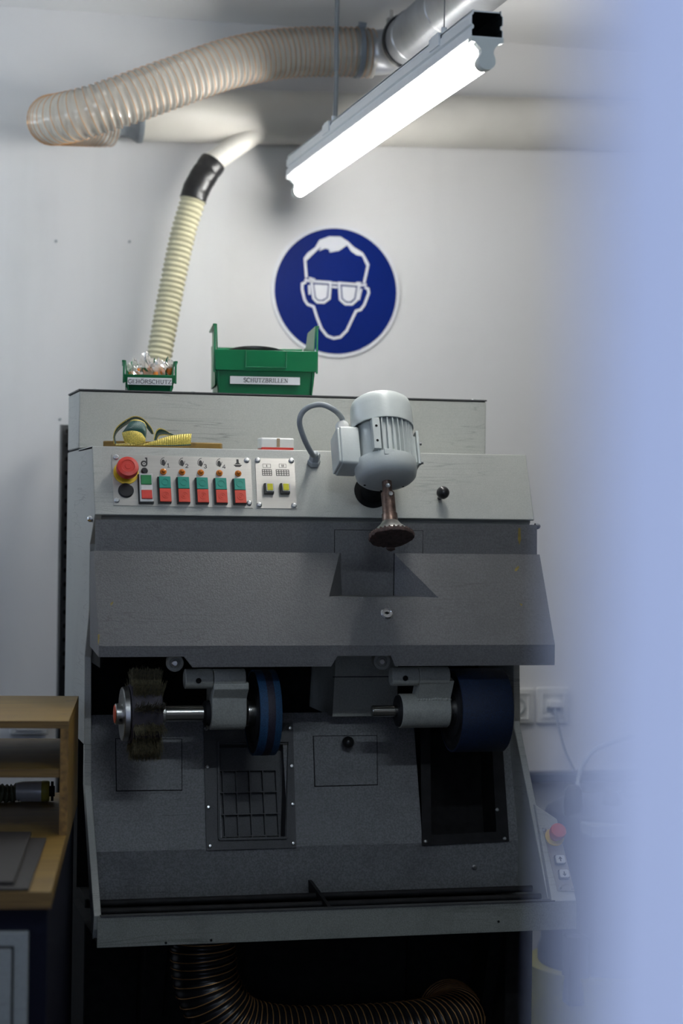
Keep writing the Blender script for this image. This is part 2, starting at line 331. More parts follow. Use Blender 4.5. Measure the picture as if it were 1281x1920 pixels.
# ================================================================ THE SETTING
YW, ZCEIL, XWL, XWR, YF = 4.75, 2.556, -3.6, 4.2, 0.3201
JX = 0.1220                                     # edge of the door opening beside the camera
def struct(name, g, mt, parent=None, bevel=0): return mk(name, g, mt, parent, bevel, kind=None if parent else 'structure')
wall_back = struct('wall_back', G().box(XWL, XWR, YW, YW+.12, 0, ZCEIL), M_WALL)
struct('ceiling', G().box(XWL-.12, XWR+.12, .13, YW+.12, ZCEIL, ZCEIL+.1), M_CEIL)
struct('floor', G().box(XWL-.12, XWR+.12, -1.5, YW+.12, -.1, 0), M_FLOOR)
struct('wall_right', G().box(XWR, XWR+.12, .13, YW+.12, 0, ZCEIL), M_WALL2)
g = G()                                        # left wall with the window opening
g.box(XWL-.12, XWL, .13, 1.2, 0, ZCEIL); g.box(XWL-.12, XWL, 2.5, YW+.12, 0, ZCEIL)
g.box(XWL-.12, XWL, 1.2, 2.5, 0, 1.05); g.box(XWL-.12, XWL, 1.2, 2.5, 2.15, ZCEIL)
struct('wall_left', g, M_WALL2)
win = struct('window_1', G().box(XWL-.08, XWL-.04, 1.2, 1.25, 1.05, 2.15).box(XWL-.08, XWL-.04, 2.45, 2.5, 1.05, 2.15).box(XWL-.08, XWL-.04, 1.25, 2.45, 1.05, 1.1).box(XWL-.08, XWL-.04, 1.25, 2.45, 2.1, 2.15).box(XWL-.075, XWL-.045, 1.83, 1.87, 1.1, 2.1), M_WHITE)
g = G().box(JX+.02, XWR, .20, YF-.004, 0, ZCEIL); g.box(XWL-.12, -.34, .20, YF-.004, 0, ZCEIL); g.box(-.34, JX+.02, .20, YF-.004, 2.12, ZCEIL)
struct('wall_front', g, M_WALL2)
struct('door_1', G().box(JX, JX+.02, .19, YF, 0, 2.12).box(JX+.02, JX+.09, .184, .20, 0, 2.19).box(-.34, -.32, .19, YF, 0, 2.12).box(-.41, -.34, .184, .20, 0, 2.19).box(-.32, JX, .19, YF, 2.10, 2.12).box(-.34, JX+.02, .184, .20, 2.12, 2.19), M_JAMB)
# small dowel holes and fixings left in the wall
for u, v in ((105, 452), (243, 453), (113, 786)):
    p = onY(u, v, YW)
    mk('wall_plug', G().cyl((p.x, YW+.004, p.z), (p.x, YW-.004, p.z), .0035, .0028, 8), M_CABLE, wall_back)

# ================================================================ FLUORESCENT LAMP
LZT, LZB = 2.212, 2.166
def batten(LX, LY0, LY1, label, own_cable, tube=None):
    lamp = empty('fluorescent_lamp', (LX, (LY0+LY1)/2, LZB), label, 'lamp')
    w, h = .028, LZT-LZB
    out = [(-w+.003,h),(-w+.003,h-.007),(-w,h-.010),(-w,h-.024),(-w+.0035,h-.0265),(-w+.0035,h-.031),(-w,h-.0335),(-w,0)]
    inn = [(x+.0016 if x < 0 else x, y) for x, y in out[:-1]]+[(-w+.0016,.0018)]
    sec = out+[(-x, y) for x, y in reversed(out)]+[(-x, y) for x, y in inn]+[(x, y) for x, y in reversed(inn)]
    n = len(sec)
    g = G(); half = len(sec)//2
    o_ = out+[(-x, y) for x, y in reversed(out)]; i_ = inn+[(-x, y) for x, y in reversed(inn)]
    def ringv(pts, y): return [(LX+p[0], y, LZB+p[1]) for p in pts]
    k = len(o_)
    g.add(ringv(o_, LY0)+ringv(o_, LY1)+ringv(i_, LY0)+ringv(i_, LY1),
          [(a, a+1, k+a+1, k+a) for a in range(k-1)]+
          [(a+1, a, 2*k+a, 2*k+a+1) for a in range(k-1)]+[(k+a, k+a+1, 3*k+a+1, 3*k+a) for a in range(k-1)]+[(0, k, 3*k, 2*k), (k-1, 3*k-1, 4*k-1, 2*k-1)])
    g.add(ringv(i_, LY0)+ringv(i_, LY1), [(a+1, a, k+a, k+a+1) for a in range(k-1)], None, 1)
    g.box(LX-w+.004, LX+w-.004, LY0+.004, LY1-.004, LZT-.0036, LZT-.0031, None, 1)
    g.box(LX-w+.003, LX+w-.003, LY0+.004, LY1-.004, LZT-.003, LZT-.001)                 # top cover, open at the near end
    mk('housing', g, [M_LAMP, M_LAMPIN], lamp)
    mk('ballast', G().box(LX-.02, LX+.02, LY0+.14, LY1-.1, LZB+.003, LZT-.006), M_LAMPIN, lamp)
    mk('reflector_tray', G().prism([(-w,0),(w,0),(w-.006,-.006),(-w+.006,-.006)], LY0+.004, LY1-.004, Matrix(((1,0,0,LX),(0,0,1,0),(0,1,0,LZB),(0,0,0,1)))), M_LAMP, lamp)
    ZT = LZB-.0385
    def holder(y0, y1):
        g = G(); pts = []
        for a in range(200, 341, 14): pts.append((.0152*math.cos(math.radians(a)), -.0385+.0152*math.sin(math.radians(a))))
        prof = [(-w,.0),(-w,-.008),(-.021,-.009),(-.011,-.020),(-.0105,-.026),(-.0142,-.034)]+pts+[(.0142,-.034),(.0105,-.026),(.011,-.020),(.021,-.009),(w,-.008),(w,.0)]
        g.prism(prof, y0, y1, Matrix(((1,0,0,LX),(0,0,1,0),(0,1,0,LZB),(0,0,0,1))))
        return g
    mk('lampholder', holder(LY0-.004, LY0+.012), M_CAPW, lamp); mk('lampholder', holder(LY1-.012, LY1+.004), M_CAPW, lamp)
    mk('tube', G().lathe([(.012,0),(.0132,.006),(.0132,LY1-LY0-.054),(.012,LY1-LY0-.048)], axisM((LX, LY0+.024, ZT), (0,1,0)), 24), tube or M_TUBE, lamp)
    mk('tube_cap', G().cyl((LX, LY0+.012, ZT), (LX, LY0+.026, ZT), .0136), M_STEEL, lamp); mk('tube_cap', G().cyl((LX, LY1-.026, ZT), (LX, LY1-.012, ZT), .0136), M_STEEL, lamp)
    for y in ((onX(833, 52, LX-.012).y, onX(626, 238, LX-.012).y) if own_cable else (LY0+.1, LY1-.1)):
        c = mk('suspension_clip', G().box(LX-.0295, LX+.0295, y-.02, y+.02, LZT-.010, LZT+.004).box(LX-.031, LX-.0275, y-.03, y+.03, LZT-.02, LZT+.001).cyl((LX-.012, y, LZT), (LX-.012, y, LZT+.018), .005), M_LAMP, lamp)
        mk('suspension_wire', G().cyl((LX-.012, y, LZT+.015), (LX-.012, y, ZCEIL), .0012, n=8), M_WIRE, lamp)
    if not own_cable: return lamp
    cy_ = onX(628.5, 236, LX).y; pa = onY(628.5, 236, cy_); pb = onY(632, 0, cy_)
    pth = [pa+Vector((0,0,-.01)), pa+Vector((0,0,.03)), pa.lerp(pb, .4)+Vector((.001,0,0)), pa.lerp(pb, .8), Vector((pb.x+.002, cy_, ZCEIL))]
    mk('power_cable', G().sweep(smooth_path(pth), .0052, 10), M_CABLE, lamp)
batten(1.014, 3.15, 4.587, 'lit fluorescent batten lamp hanging on cables over the machine', True)
front_lamp = batten(.80, 1.33, 2.11, 'short lit batten lamp hanging across the room nearer the door, outside the picture', False, M_TUBE2)
batten(-.25, 3.85, 4.62, 'short cool white batten lamp hanging at the left, outside the picture', False, M_TUBE3)
front_lamp.rotation_euler.z = PI/2

# ================================================================ EXTRACTION DUCTS
# galvanised duct with elbow, running from the hose towards the door just under the ceiling
DR = .055; DX, DZ = 1.203, 2.432
duct = empty('extraction_duct', (DX, 3.6, DZ-DR), 'galvanised metal extraction duct with elbow above the lamp', 'duct')
el = [(1.105+.0, 4.43, 2.430), (1.125, 4.43, 2.431)]+[(DX-.07+.07*math.sin(a), 4.36+.07*math.cos(a), DZ) for a in [math.radians(x) for x in range(0, 91, 10)]]+[(DX, 4.31, DZ)]
g = G().sweep(el, DR-.004, 32)
mk('elbow', g, M_GALV, duct, ang=50)
mk('straight_pipe', G().cyl((DX, 4.30, DZ), (DX, .6, DZ), DR+.004, n=40), M_GALV, duct)
mk('rubber_ring', G().lathe([(DR-.004,0),(DR+.008,0),(DR+.010,.006),(DR+.008,.014),(DR+.004,.014)], axisM((DX, 4.305, DZ), (0,-1,0)), 40), M_BLACKP, duct)
for y in (4.24, 3.98): mk('seam_bead', G().lathe([(DR+.004,0),(DR+.0065,.003),(DR+.004,.006)], axisM((DX, y, DZ), (0,-1,0)), 40), M_GALV, duct)
cl = mk('clamp_band', G().lathe([(DR-.004,0),(DR+.001,0),(DR+.001,.012),(DR-.004,.012)], axisM((DX, 4.335, DZ), (0,-1,0)), 40), M_STEEL, duct)
mk('clamp_bolt', G().cyl((DX-.035, 4.33, DZ+.04), (DX-.035, 4.33, DZ+.075), .004, n=10).box(DX-.045, DX-.025, 4.322, 4.338, DZ+.046, DZ+.056), M_STEEL, cl)
# clear suction hose
HR = .056
hp = [(698,100,4.43),(640,97,4.43),(560,98,4.43),(490,106,4.42),(420,122,4.40),(350,146,4.385),(280,171,4.375),(215,194,4.37),(155,213,4.385),(112,223,4.43),(98,225,4.50),(115,226,4.575),(150,228,4.63),(185,229.5,4.66),(208,229,4.672)]
path = smooth_path([onY(*p) for p in hp], 14)
P = resample(path, .0020)
NT = len(P); hose = empty('suction_hose', P[NT//2]-Vector((0,0,HR)), 'clear plastic suction hose with copper coloured spiral wire', 'hose')
def turns(i):                                     # wire pitch: tight near the duct, stretched at the loop
    t = i/NT; return .0125 + .0035*math.sin(PI*min(1, max(0, (t-.15)/.7)))
ph = [0]
for i in range(1, NT): ph.append(ph[-1]+2*PI*.002/turns(i))
g = G().sweep(P, [HR-.0022+.0022*math.cos(a) for a in ph], 36, caps=False)
mk('hose_wall', g, M_FILM, hose, ang=80)
def helix(P, ph, r, rw, step=10, nn=5):
    T0 = (P[1]-P[0]).normalized(); x = Vector((0,0,1)).cross(T0).normalized(); out = []; last = 0
    fr = []
    for i in range(len(P)):
        T = (P[min(i+1,len(P)-1)]-P[max(i-1,0)]).normalized(); x = (x-T*x.dot(T)).normalized(); fr.append((P[i], x.copy(), T.cross(x)))
    a = ph[0]; i = 0
    while a < ph[-1]:
        while i < len(ph)-2 and ph[i+1] < a: i += 1
        t = (a-ph[i])/(ph[i+1]-ph[i]); p, x1, y1 = fr[i]; q = fr[i+1][0]
        c = p.lerp(q, t); out.append(c+x1*(r*math.cos(a))+y1*(r*math.sin(a))); a += 2*PI/28
    return G().sweep(out, rw, nn)
mk('spiral_wire', helix(P, ph, HR+.0003, .0008), M_COPPER, hose, ang=80)
e0 = P[0]; d0 = (P[10]-P[0]).normalized()
mk('hose_clamp', G().lathe([(HR-.002,0),(HR+.0035,0),(HR+.0035,.011),(HR-.002,.011)], axisM(e0+d0*.028, d0), 40).box(-.007,.007,-.012,.012,HR,HR+.012, axisM(e0+d0*.034, (.1,-.25,1), d0)), M_GREYR, hose)
# pale pipe along the wall with its branch
pl = onY(262, 214, 4.682); pr = onY(1045, 233, 4.682); pd = (pr-pl).normalized(); pe = pl+pd*((XWR-.002-pl.x)/pd.x)
PR = .0635
pipe = empty('wall_pipe', pl-Vector((0,0,PR)), 'long pale plastic extraction pipe running along the wall', 'pipe')
mk('pipe_run', G().lathe([(PR-.006,0),(PR,0),(PR,(pe-pl).length),(0,(pe-pl).length)], axisM(pl, pd), 48), M_PIPE, pipe)
b0 = onY(462, 266, 4.66)+Vector((.03,0,.03)); b1 = onY(388, 312, 4.645)
mk('branch_pipe', G().cyl(b0, b1, .0255, n=28), M_BRANCH, pipe)
mk('end_reducer', G().lathe([(.045,-.075),(.052,-.070),(.050,-.060),(.053,-.050),(.050,-.042),(.054,-.034),(.058,-.02),(PR+.001,-.010),(PR+.004,-.006),(PR+.004,.004),(PR-.004,.004)], axisM(pl, pd), 40), M_GREYR, pipe, ang=60)
# taped joint and cream ribbed hose
cp = smooth_path([onY(u, v, y) for u, v, y in ((400,304,4.647),(382,330,4.642),(367,358,4.64),(357,392,4.64),(345,432,4.64),(332,490,4.635),(320,550,4.63),(309,610,4.62),(300,660,4.61),(290,720,4.60),(282,800,4.59))], 10)
cp = resample(cp, .0016); nr = len(cp)
it = next(i for i, p in enumerate(cp) if p.z < onY(362, 374, 4.64).z)
ribbed = empty('ribbed_hose', cp[-1], 'cream ribbed flexible hose hanging below black taped joint', 'hose')
mk('hose_wall', G().sweep(cp[it-6:], [.0285+.0022*math.cos(2*PI*i*.0016/.0125) for i in range(nr-it+6)], 28), M_CREAM, ribbed, ang=80)
rr = random.Random(3)
tp = cp[:it+2:3]
mk('tape_wrap', G().sweep(tp, [.0318+.0005*math.sin(i*.9)+rr.uniform(-.0006,.0006) for i in range(len(tp))], 24), M_TAPE, ribbed, ang=25)

# ================================================================ MANDATORY SIGN
sc = onY(630, 546, YW-.004); SR = .163
SP = Plane((sc.x, YW-.004, sc.z), (1,0,0), (0,0,1))
sign = empty('safety_sign', (sc.x, YW, sc.z-SR), 'round blue and white eye protection sign on the wall', 'sign')
circ = lambda r, n=72: [(r*math.cos(2*PI*k/n), r*math.sin(2*PI*k/n)) for k in range(n)]
mk('sign_plate', G().prism(circ(SR), -.004, .0, SP.M), M_SWHITE, sign, ang=20)
mk('blue_field', G().prism(circ(SR*.944), .0, .0006, SP.M), M_BLUE, sign, ang=20)
sq = lambda pts: [((x-920)/257*SR, (354-y)/266*SR) for x, y in pts]
w_ = .0063; Z0, Z1 = .0006, .0011
g = G()
g.prism(list(reversed(sq([(790,228),(806,205),(835,182),(851,152),(890,136),(935,135),(965,152),(990,175),(1025,195),(1042,222),(1053,243),(1040,246),(1022,209),(1000,206),(978,192),(962,168),(930,192),(893,200),(890,188),(875,185),(850,197),(860,180),(845,192),(803,236)]))), Z0, Z1, SP.M)
g.stroke(sq([(795,228),(798,262),(802,305)]), w_, Z0, Z1, SP.M); g.stroke(sq([(1047,242),(1040,278),(1031,318)]), w_, Z0, Z1, SP.M)
g.stroke(sq([(802,322),(786,330),(786,352),(796,393),(808,411),(832,419),(846,462),(864,506),(887,534),(913,543),(940,537),(965,510),(985,465),(1001,430),(1020,424),(1034,404),(1051,356),(1048,339),(1034,334)]), w_, Z0, Z1, SP.M)
for ln in ([(795,312),(826,322)], [(812,306),(836,312)], [(1012,328),(1042,323)], [(1000,318),(1020,318)], [(813,334),(816,372)], [(1021,340),(1011,386)], [(904,322),(926,323)], [(904,337),(926,338)]):
    g.stroke(sq(ln), w_*.85, Z0, Z1, SP.M)
g.stroke(sq([(822,318),(898,320),(894,384),(872,401),(846,401),(831,386)]), w_, Z0, Z1, SP.M, closed=True)
g.stroke(sq([(932,321),(1012,324),(1003,386),(984,404),(958,404),(937,386)]), w_, Z0, Z1, SP.M, closed=True)
g.prism(list(reversed(sq([(833,330),(888,331),(884,380),(866,391),(850,391),(840,380)]))), Z0, Z1, SP.M)
g.prism(list(reversed(sq([(943,333),(1000,335),(993,380),(978,393),(962,393),(947,381)]))), Z0, Z1, SP.M)
mk('face_with_glasses_symbol', g, M_SWHITE, sign, ang=20)

# ================================================================ STROKE LETTERING (serif capitals)
def arc(cx, cy, rx, ry, a0, a1, n=8): return [(cx+rx*math.cos(math.radians(a0+(a1-a0)*k/n)), cy+ry*math.sin(math.radians(a0+(a1-a0)*k/n))) for k in range(n+1)]
S = .16
def ser(x, y): return ('s', [(x-.17, y), (x+.17, y)])
LET = {
 'G': (.86, [arc(.45,.5,.38,.5,50,310,14)+[(.74,.42)], ('s',[(.5,.44),(.88,.44)]), ('s',[(.72,.95),(.72,.72)])]),
 'E': (.74, [[(.18,0),(.18,1)], ('t',[(.04,.97),(.66,.97)]), ('t',[(.2,.52),(.5,.52)]), ('t',[(.04,.03),(.68,.03)]), ('s',[(.66,1),(.66,.74)]), ('s',[(.69,0),(.69,.27)])]),
 'H': (.9, [[(.2,0),(.2,1)], [(.7,0),(.7,1)], ('t',[(.2,.52),(.7,.52)]), ser(.2,.03), ser(.2,.97), ser(.7,.03), ser(.7,.97)]),
 'O': (.9, [arc(.45,.5,.37,.48,0,360,20)]),
 'Ö': (.9, [arc(.45,.5,.37,.48,0,360,20), [(.22,1.22),(.36,1.22)], [(.54,1.22),(.68,1.22)]]),
 'R': (.84, [[(.18,0),(.18,1)], ('t',[(.04,.97),(.4,.97)]), arc(.4,.74,.24,.23,90,-90,8), ('t',[(.2,.51),(.42,.51)]), [(.42,.5),(.74,.03)], ser(.18,.03), ('s',[(.66,.03),(.88,.03)])]),
 'S': (.68, [arc(.34,.74,.24,.23,30,270,10)+arc(.34,.26,.26,.25,90,-150,10)[1:], ('s',[(.57,.98),(.57,.74)]), ('s',[(.09,.02),(.09,.28)])]),
 'C': (.82, [arc(.45,.5,.38,.48,48,312,14), ('s',[(.72,.98),(.72,.70)])]),
 'U': (.88, [[(.2,1),(.2,.35)]+arc(.45,.33,.25,.31,180,360,10)+[(.70,1)], ser(.2,.97), ser(.7,.97)]),
 'T': (.8, [[(.4,0),(.4,1)], ('t',[(.06,.97),(.74,.97)]), ser(.4,.03), ('s',[(.07,1),(.07,.72)]), ('s',[(.73,1),(.73,.72)])]),
 'Z': (.76, [[(.62,.95),(.1,.05)], ('t',[(.1,.97),(.66,.97)]), ('t',[(.06,.03),(.68,.03)]), ('s',[(.1,1),(.1,.75)]), ('s',[(.68,0),(.68,.25)])]),
 'B': (.78, [[(.18,0),(.18,1)], ('t',[(.04,.97),(.38,.97)]), arc(.38,.75,.22,.22,90,-90,8), ('t',[(.2,.52),(.4,.52)]), arc(.4,.27,.26,.24,90,-90,8), ('t',[(.04,.03),(.42,.03)])]),
 'I': (.44, [[(.22,0),(.22,1)], ser(.22,.03), ser(.22,.97)]),
 'L': (.72, [[(.18,0),(.18,1)], ser(.18,.97), ('t',[(.04,.03),(.66,.03)]), ('s',[(.67,0),(.67,.28)])]),
 'N': (.92, [('t',[(.2,0),(.2,1)]), [(.18,1),(.72,0)], ('t',[(.72,0),(.72,1)]), ser(.2,.03), ser(.72,.97), ('s',[(.04,.97),(.2,.97)])]),
 '1': (.5, [[(.1,.8),(.28,1),(.28,0)], ('t',[(.08,.03),(.5,.03)])]), '2': (.62, [arc(.3,.72,.24,.26,165,-40,8)+[(.08,.06),(.58,.06)]]),
 '3': (.62, [arc(.28,.75,.22,.23,160,-80,8)+arc(.28,.27,.25,.26,80,-160,8)[1:]]), '4': (.64, [[(.44,0),(.44,1),(.05,.3),(.62,.3)]]),
}
def write(g, txt, x0, y0, wid, hgt, M, z0, z1):
    tot = sum(LET[c][0] for c in txt); k = wid/tot; x = x0
    for c in txt:
        for st in LET[c][1]:
            ww = S
            if isinstance(st, tuple): ww = {'s': .07, 't': .085}[st[0]]; st = st[1]
            g.stroke([(x+p[0]*k, y0+p[1]*hgt) for p in st], ww*hgt, z0, z1, M)
        x += LET[c][0]*k
    return g

# ================================================================ SHOE FINISHING MACHINE
XL, XR, XS = .4333, 1.2810, 1.2980            # left side, right end of the fascia, right side panel
machine = empty('finishing_machine', (.87, 3.85, 0), 'large light grey shoe finishing machine with dark grey hood and wheels', 'machine')
MP = lambda name, g, mt, bevel=0, **k: mk(name, g, mt, machine, bevel, **k)
# --- body
g = G().prismX([(3.70,1.488),(4.115,1.488),(4.115,1.115),(3.72,1.115),(3.72,1.29),(3.655,1.362)], XL+.014, XR-.003)
MP('cabinet_core', g, M_LIGHT)
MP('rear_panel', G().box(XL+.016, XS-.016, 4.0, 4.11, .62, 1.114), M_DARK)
MP('bay_shade_lining', G().box(XL+.014, XS-.014, 3.985, 3.999, .62, 1.114).box(XL+.014, XS-.014, 3.73, 3.985, 1.106, 1.114), M_DARK)  # black sheets stand in for the darkness deep in the bay
side = [(3.6955,1.4925),(4.123,1.4905),(4.123,.60),(3.60,.60),(3.575,.645),(3.752,.855),(3.776,1.095),(3.712,1.188),(3.7155,1.31),(3.6425,1.366)]
MP('side_panel', G().prismX(side[:2]+[(4.123,.93),(3.760,.93)]+side[6:], XL, XL+.0135), M_LIGHT, .0015)
MP('side_post', G().prismX([(3.760,.93),(3.775,.93),(3.772,.855),(3.60,.60),(3.59,.60),(3.575,.645),(3.752,.855)], XL, XL+.0135), M_LIGHT, .0015)
sideR = [(3.73,1.115),(4.123,1.115),(4.123,.60),(3.60,.60),(3.54,.645),(3.66,.822),(3.755,.955),(3.765,1.095)]
MP('side_panel', G().prismX(sideR, XS-.0135, XS), M_LIGHT, .0015)
MP('ledge', G().box(XL, XR, 3.6955, 3.924, 1.487, 1.4925), M_LIGHT, .001)
MP('bay_shade_filler', G().box(XL+.0135, XL+.016, 3.645, 3.79, 1.085, 1.29), M_DARK)  # dark filler added for the shaded gap between hood and side panel
# --- top box with lid
bxR = 1.2728
oct_ = [(XL,3.925),(bxR,3.925),(bxR,4.12),(bxR-.04,4.28),(XL+.04,4.28),(XL,4.12)]
MP('top_box', G().prism(oct_, 1.4945, 1.6065), M_LIGHT, .002)
MP('seam', G().prism([(x+(.002 if x < .9 else -.002), y+(.002 if y < 4 else -.002)) for x, y in oct_], 1.487, 1.6085), M_DARK)
lid = MP('lid', G().prism([(x+(-.001 if x < .9 else .001), y+(-.001 if y < 4 else 0)) for x, y in oct_], 1.6085, 1.6112), M_FRAME)
lb = lmesh('lid_screw', G().lathe([(.006,0),(.006,.003),(.0035,.0055),(0,.006)], None, 12), M_SCREW)
for u in (178, 362, 888): inst(lb, Matrix.Translation((onY(u, 735, 4.0).x, 4.0, 1.6112)), lid)
# --- control fascia (leans back)
FA = Plane((0, 3.6400, 1.3650), (1,0,0), (0, .0555, .1275))
tL = (XL, FA.at(178, 964)[1]); top = (Vector((0,3.6955,1.4925))-FA.o).length
fx0, fx1 = XL, XR
hole = FA.at(697, 922)
MP('control_fascia', G().box(fx0, fx1, .001, top, -.006, 0, FA.M), M_LIGHT, .0015)
MP('round_opening', G().lathe([(.034,0),(.034,.0008),(0,.0008)], FA.M @ Matrix.Translation((hole[0], hole[1], 0)), 36), M_DARK)
screw = lmesh('plate_screw', G().lathe([(.0052,0),(.0052,.0022),(.0035,.0036),(0,.0040)], None, 14).box(-.003,.003,-.0006,.0006,.0038,.0042).box(-.0006,.0006,-.003,.003,.0038,.0042), M_SCREW)
def quad(pl, pts, z0, z1): return G().prism([pl.at(*p) for p in pts][::-1], z0, z1, pl.M)
def rect(pl, u0, v0, u1, v1): a = pl.at(u0, v0); b = pl.at(u1, v1); return min(a[0],b[0]), max(a[0],b[0]), min(a[1],b[1]), max(a[1],b[1])
plate = MP('control_plate', quad(FA, [(209.3,852.8),(470,860),(474,953),(213,948)], 0, .0014), M_ALU)
for u, v in ((217.6,858.4),(462.3,864),(466.8,944.4),(219,939)): inst(screw, FA.frame(u, v, .0014), plate)
plate2 = MP('control_plate', quad(FA, [(478.3,859.6),(551.3,860.8),(556.4,954),(482.2,953.3)], 0, .0014), M_ALU)
for u, v in ((482.8,863.7),(546,864.6),(485.8,947.4),(551,948.9)): inst(screw, FA.frame(u, v, .0014), plate2)
def estop(fr, rr, name='emergency_stop', col=True):
    e = MP(name, G().lathe([(rr*1.14,0),(rr*1.14,.002),(rr*.62,.003),(0,.003)], fr, 36), M_YEL)
    mk('button_neck', G().lathe([(rr*.60,.003),(rr*.60,.020),(0,.020)], fr, 24), M_BLACKP, e)
    mk('mushroom_head', G().lathe([(rr*.62,.012),(rr*.92,.013),(rr,.017),(rr,.026),(rr*.93,.030),(rr*.60,.0315),(rr*.56,.0305),(rr*.30,.0305),(rr*.27,.0312),(0,.0312)], fr, 40), M_RED, e)
    return e
estop(FA.frame(236, 887, .0014), .0205)
MP('blanking_plug', G().lathe([(.0145,0),(.0145,.0022),(.0125,.0036),(0,.0040)], FA.frame(236, 920.7, .0014), 32), M_BLACKP)
MP('small_push_button', G().lathe([(.0062,0),(.0062,.003),(.0045,.0045),(0,.0048)], FA.frame(270.7, 884, .0014), 20), M_BLACKP)
# main switch: green, white and red field in a pale bezel
x0, x1, y0, y1 = rect(FA, 258.8, 891, 287.5, 944.5)
sw = MP('main_switch', G().rbox(x0, x1, y0, y1, .0015, .0014, .009, FA.M), M_SCREW, .0008)
dy = y1-y0; a, b = x0+.0035, x1-.0028
mk('switch_skirt', G().rbox(x0-.0015, x1+.0008, y0-.0022, y1+.0004, .002, .0012, .0045, FA.M), M_BLACKP, sw)
mk('on_rocker', G().box(a, b, y0+dy*.60, y1-.004, .009, .0115, FA.M), M_GRN, sw, .0006)
mk('label_window', G().box(a, b, y0+dy*.41, y0+dy*.585, .009, .0100, FA.M), M_WHITE, sw)
mk('off_rocker', G().box(a, b, y0+.0055, y0+dy*.395, .009, .0115, FA.M), M_RED, sw, .0006)
# five double push buttons with amber lamps
for k in range(5):
    uc = 307.5+35.05*k; vt = 897.2+.95*k; vb = 946+.65*k
    x0, x1, y0, y1 = rect(FA, uc-13.6, vt, uc+13.4, vb); ym = y0+(y1-y0)*.53
    bt = MP('double_push_button', G().rbox(x0, x1, y0, y1, .001, .0014, .0095, FA.M), M_BLACKP, .0006)
    gq = G().box(x0+.0026, x1-.0008, ym+.0006, y1-.0008, .0095, .0122, FA.M); cx, cy = (x0+x1)/2+.001, (ym+y1)/2
    gq.lathe([(.0066,.0122),(.0066,.0128),(.0058,.0128),(.0058,.0123)], FA.M @ Matrix.Translation((cx, cy, 0)), 24); mk('on_button', gq, M_TEAL, bt)
    cy = (y0+ym)/2
    gq = G().box(x0+.0026, x1-.0008, y0+.0010, ym-.0006, .0095, .0122, FA.M)
    gq.lathe([(.0066,.0122),(.0066,.0128),(.0058,.0128),(.0058,.0123)], FA.M @ Matrix.Translation((cx, cy, 0)), 24)
    gq.lathe([(.0030,.0122),(.0030,.0128),(.0022,.0128),(.0022,.0123)], FA.M @ Matrix.Translation((cx, cy, 0)), 18); mk('off_button', gq, M_ORED, bt)
    il = MP('indicator_lamp', G().lathe([(.0062,0),(.0062,.002),(.0050,.0028),(0,.0028)], FA.frame(306+35.05*k, 885.4+.8*k, .0014), 20), M_AMBER)
    mk('lens', G().lathe([(.0038,.0028),(.0038,.006),(.0028,.0085),(0,.0094)], FA.frame(306+35.05*k, 885.4+.8*k, .0014), 18), M_AMBER, il)
# printed pictograms
ZP0, ZP1 = .0014, .0017
def pf(u, v): return FA.at(u, v)
s1 = 1/1.0
g = G(); c = pf(270, 870); px = .00104
g.stroke([(c[0]+4.6*px*math.cos(2*PI*k/20), c[1]+4.6*px*math.sin(2*PI*k/20)) for k in range(20)], 3.0*px, ZP0, ZP1, FA.M, closed=True)
g.stroke([(c[0]+5.0*px, c[1]), (c[0]+5.0*px, c[1]+12*px)], 2.4*px, ZP0, ZP1, FA.M); g.prism([(c[0]+x*px, c[1]+y*px) for x, y in ((2,10),(6,10),(6,12),(2,12))], ZP0, ZP1, FA.M); g.lathe([(1.3*px,ZP0),(1.3*px,ZP1),(0,ZP1)], FA.M @ Matrix.Translation((c[0], c[1], 0)), 10)
mk('pictogram', g, M_PRINT, plate)
for k in range(4):
    g = G(); c = pf(306+34.9*k, 868+.7*k)
    el_ = [(c[0]+px*(3.3*math.cos(a)-.5*math.sin(a)), c[1]+px*(6*math.sin(a)+.8*math.cos(a))) for a in [2*PI*j/20 for j in range(20)]]
    g.prism(el_, ZP0, ZP1, FA.M)
    g.stroke([(c[0]+px*x, c[1]+px*y) for x, y in ((2.5,10),(-1.5,8.5),(-4.6,4),(-5,-1),(-3,-5))], 1.0*px, ZP0, ZP1, FA.M)
    g.stroke([(c[0]+px*x, c[1]+px*y) for x, y in ((5.5,4),(3.5,-2),(1,-6.5))], 1.0*px, ZP0, ZP1, FA.M)
    write(g, '1234'[k], c[0]+5.6*px, c[1]-9.5*px, 6*px, 7.5*px, FA.M, ZP0, ZP1)
    mk('pictogram', g, M_PRINT, plate)
g = G(); c = pf(445.5, 869.5)
g.prism([(c[0]+px*x, c[1]+px*y) for x, y in ((-2,8),(2,8),(2.3,1),(6,-2),(-6,-2),(-2.3,1))][::-1], ZP0, ZP1, FA.M); g.prism([(c[0]+px*x, c[1]+px*y) for x, y in ((-8,-3),(8,-3),(4,-7),(-4,-7))][::-1], ZP0, ZP1, FA.M)
mk('pictogram', g, M_PRINT, plate)
def grid(u0, v0, u1, v1, nc, nr):
    g = G(); x0, x1, y0, y1 = rect(FA, u0, v0, u1, v1)
    for i in range(nc+1): x = x0+(x1-x0)*i/nc; g.box(x-.0006, x+.0006, y0-.0006, y1+.0006, ZP0, ZP1, FA.M)
    for i in range(nr+1): y = y0+(y1-y0)*i/nr; g.box(x0, x1, y-.0006, y+.0006, ZP0, ZP1, FA.M)
    return g
mk('pictogram', grid(491.5, 881, 509.5, 892, 4, 3), M_PRINT, plate2); mk('pictogram', grid(517.5, 881.5, 542, 892.5, 5, 3), M_PRINT, plate2)
